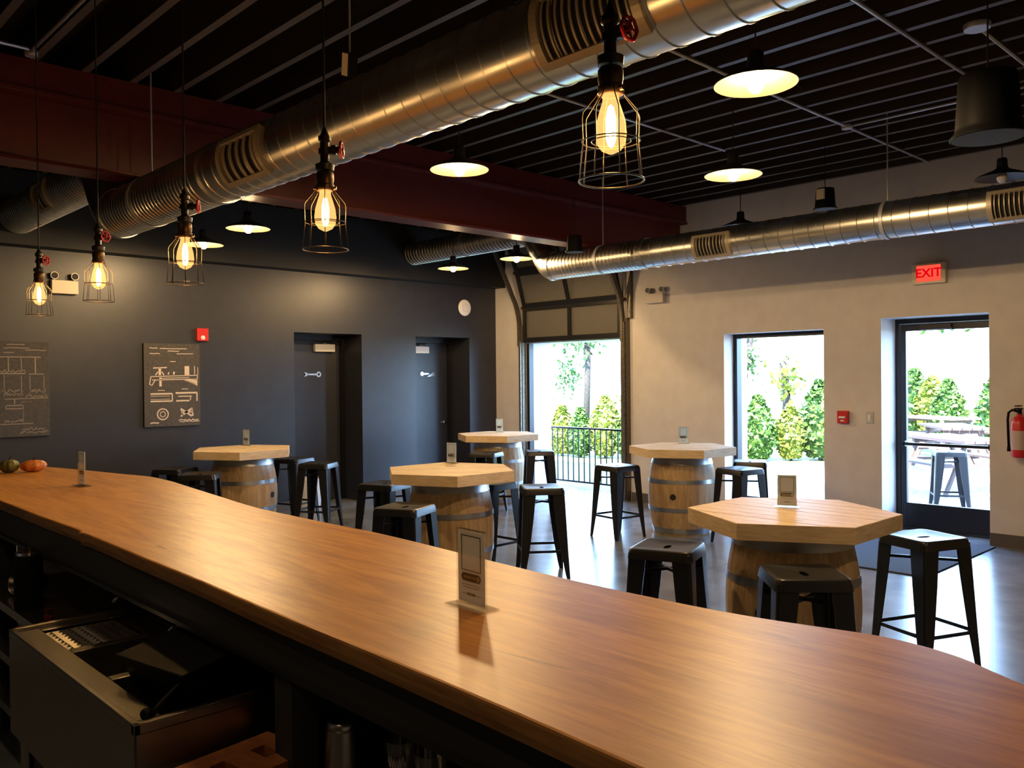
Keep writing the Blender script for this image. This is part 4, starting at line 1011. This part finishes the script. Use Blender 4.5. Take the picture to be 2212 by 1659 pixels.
def put(kind, x, y, s, lab, grp):
    if kind not in used: used.add(kind); o = first[kind]; o.location = (x, y, -.03); o.rotation_euler.z = random.uniform(0, 6); o['label'] = lab; o['group'] = grp
    else: o = dup(first[kind], lab, (x, y, -.03), random.uniform(0, 6), grp)
    o.scale = (s*1.25, s*1.25, s)
for k, (kd, x, y, s, _) in enumerate(WS): put(kd, x, y, s, ('yellow-green' if kd else 'dark green')+' arborvitae seen through the window, '+ords[k]+' of five', 'arborvitae hedge beyond the window')
for k, (kd, x, y, s) in enumerate(((1, 21.5, 8.75, 1.1), (0, 21.4, 8.25, 1.4), (1, 21.2, 7.75, 1.25), (0, 20.9, 7.30, 1.2), (0, 20.5, 6.1, 1.4))): put(kd, x, y, s, ('yellow-green' if kd else 'dark green')+' arborvitae seen through the glass door, '+ords[k]+' of five', 'arborvitae hedge beyond the glass door')
for k, (kd, x, y, s) in enumerate(((1, 13.0, 12.1, .85), (0, 13.0, 11.6, .8), (1, 13.2, 11.1, 1.0), (0, 13.3, 10.6, .75), (1, 13.2, 10.05, .95))): put(kd, x, y, s, ('yellow-green' if kd else 'dark green')+' arborvitae behind the railing, '+ords[k]+' of five', 'arborvitae hedge behind the railing')
def tree(label, x, y, trunk, crowns, mt, n, s=.16):
    t = thing('tree', label, 'tree', (x, y, -.03))
    b = nb(); tube(b, trunk, .1, 8); obj('trunk', b, M['bark'], t, smooth=True)
    b = nb()
    for (cx_, cy_, cz, rx, rz_, k) in crowns:
        leaves(b, int(n*k), lambda: (cx_+rx*random.gauss(0,.5), cy_+rx*random.gauss(0,.5), cz+rz_*random.gauss(0,.5)), s)
    obj('foliage', b, mt, t)
tree('deep green tree at the upper left of the garage opening', 20, 17.6, [(0,0,0),(.1,0,2),(.3,.2,4.2)], [(0,.2,3.0,.7,.7,1),(.4,-.7,3.3,.6,.4,.6),(.1,.9,1.7,.4,.6,.4)], M['leaf_t'], 620, .085)
tree('yellow-green tree at the upper right of the garage opening', 21, 15.6, [(0,0,0),(.1,0,2),(.0,.2,4.0)], [(0,-.4,3.3,.8,.6,1),(0,-.6,2.3,.5,.5,.4),(0,0,.8,1.6,.4,.8),(0,-1.2,1.0,.8,.4,.5)], M['leaf_y'], 420, .085)
tree('leaning grey trunk with few leaves behind the left of the window hedge', 22, 13.4, [(0,0,0),(.1,-.05,1.4),(.2,-.2,2.6),(.3,-.5,4)], [(.2,-.2,3.4,.5,.4,1),(.2,-.3,2.0,.2,.5,.4)], M['leaf_t'], 200, .09)
tree('small bright green tree rising behind the middle of the window hedge', 20, 10.9, [(0,0,0),(.1,0,1.2),(.0,.1,2.2)], [(0,0,1.6,.5,.6,1)], M['leaf_y'], 150, .11)
tree('slanting thin trunk behind the right of the window hedge', 22, 10.6, [(0,.4,0),(0,.1,1.2),(0,-.1,2.0),(0,-.3,2.6)], [(0,-.3,2.6,.2,.2,1)], M['leaf_g'], 40, .1)
tree('leafy branch tree at the top of the glass door view', 22, 7.2, [(0,-2,0),(0,-1.8,2.5),(0,-1.2,3.4),(0,-.2,3.2)], [(0,.3,3.0,.8,.28,1),(0,-1.1,3.4,.5,.3,.8),(0,-.6,4.4,.5,.3,.5),(0,1.6,4.0,.4,.4,.3)], M['leaf_g'], 260, .1)

def patio_table(label, x, y, rz):
    t = thing('patio_table', label, 'table', (x, y, -.02), rz)
    b = nb()
    for i in range(5): box(b, -.75, .75, -.36+.148*i, -.36+.148*i+.135, .70, .74)
    obj('tabletop', b, M['outdoor_wood'], t)
    for s in (-1, 1):
        b = nb(); box(b, -.75, .75, s*.66-.12, s*.66+.12, .42, .45); obj('bench', b, M['outdoor_wood'], t)
        b = nb(); box(b, s*.55-.03, s*.55+.03, -.68, .68, .38, .42); box(b, s*.55-.03, s*.55+.03, -.3, .3, .64, .70)
        for q in (-1, 1): tube(b, [(s*.55, q*.22, .70), (s*.55, q*.52, 0)], .035, 6)
        obj('leg_frame', b, M['outdoor_wood'], t)
    return t
p0 = patio_table('picnic table outside the glass door, nearest row', 12.6, 4.3, .9); p0['group'] = 'picnic tables on the patio'
for (x, y, a, lab) in ((15.4, 5.3, .6, 'picnic table behind the nearest one outside the glass door'), (18.3, 6.6, 1.1, 'farthest picnic table at the right of the glass door view')):
    dup(p0, lab, (x, y, -.02), a, 'picnic tables on the patio')
dup(st, 'black metal stool standing outside on the patio beyond the glass door', (10.55, 3.68, -.02), .5, 'stools on the patio')

# unseen lights: first continues the lamp row, two added to brighten bar and sink
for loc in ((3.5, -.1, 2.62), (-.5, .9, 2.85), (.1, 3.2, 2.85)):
    l = D.lights.new('unseen_light', 'SPOT'); l.energy = 60 if loc[0] > 2 else 24; l.color = (1,.68,.38); l.shadow_soft_size = .05; l.spot_size = math.radians(130); l.spot_blend = .6
    o = D.objects.new('unseen_light', l); COL.objects.link(o); o.location = loc
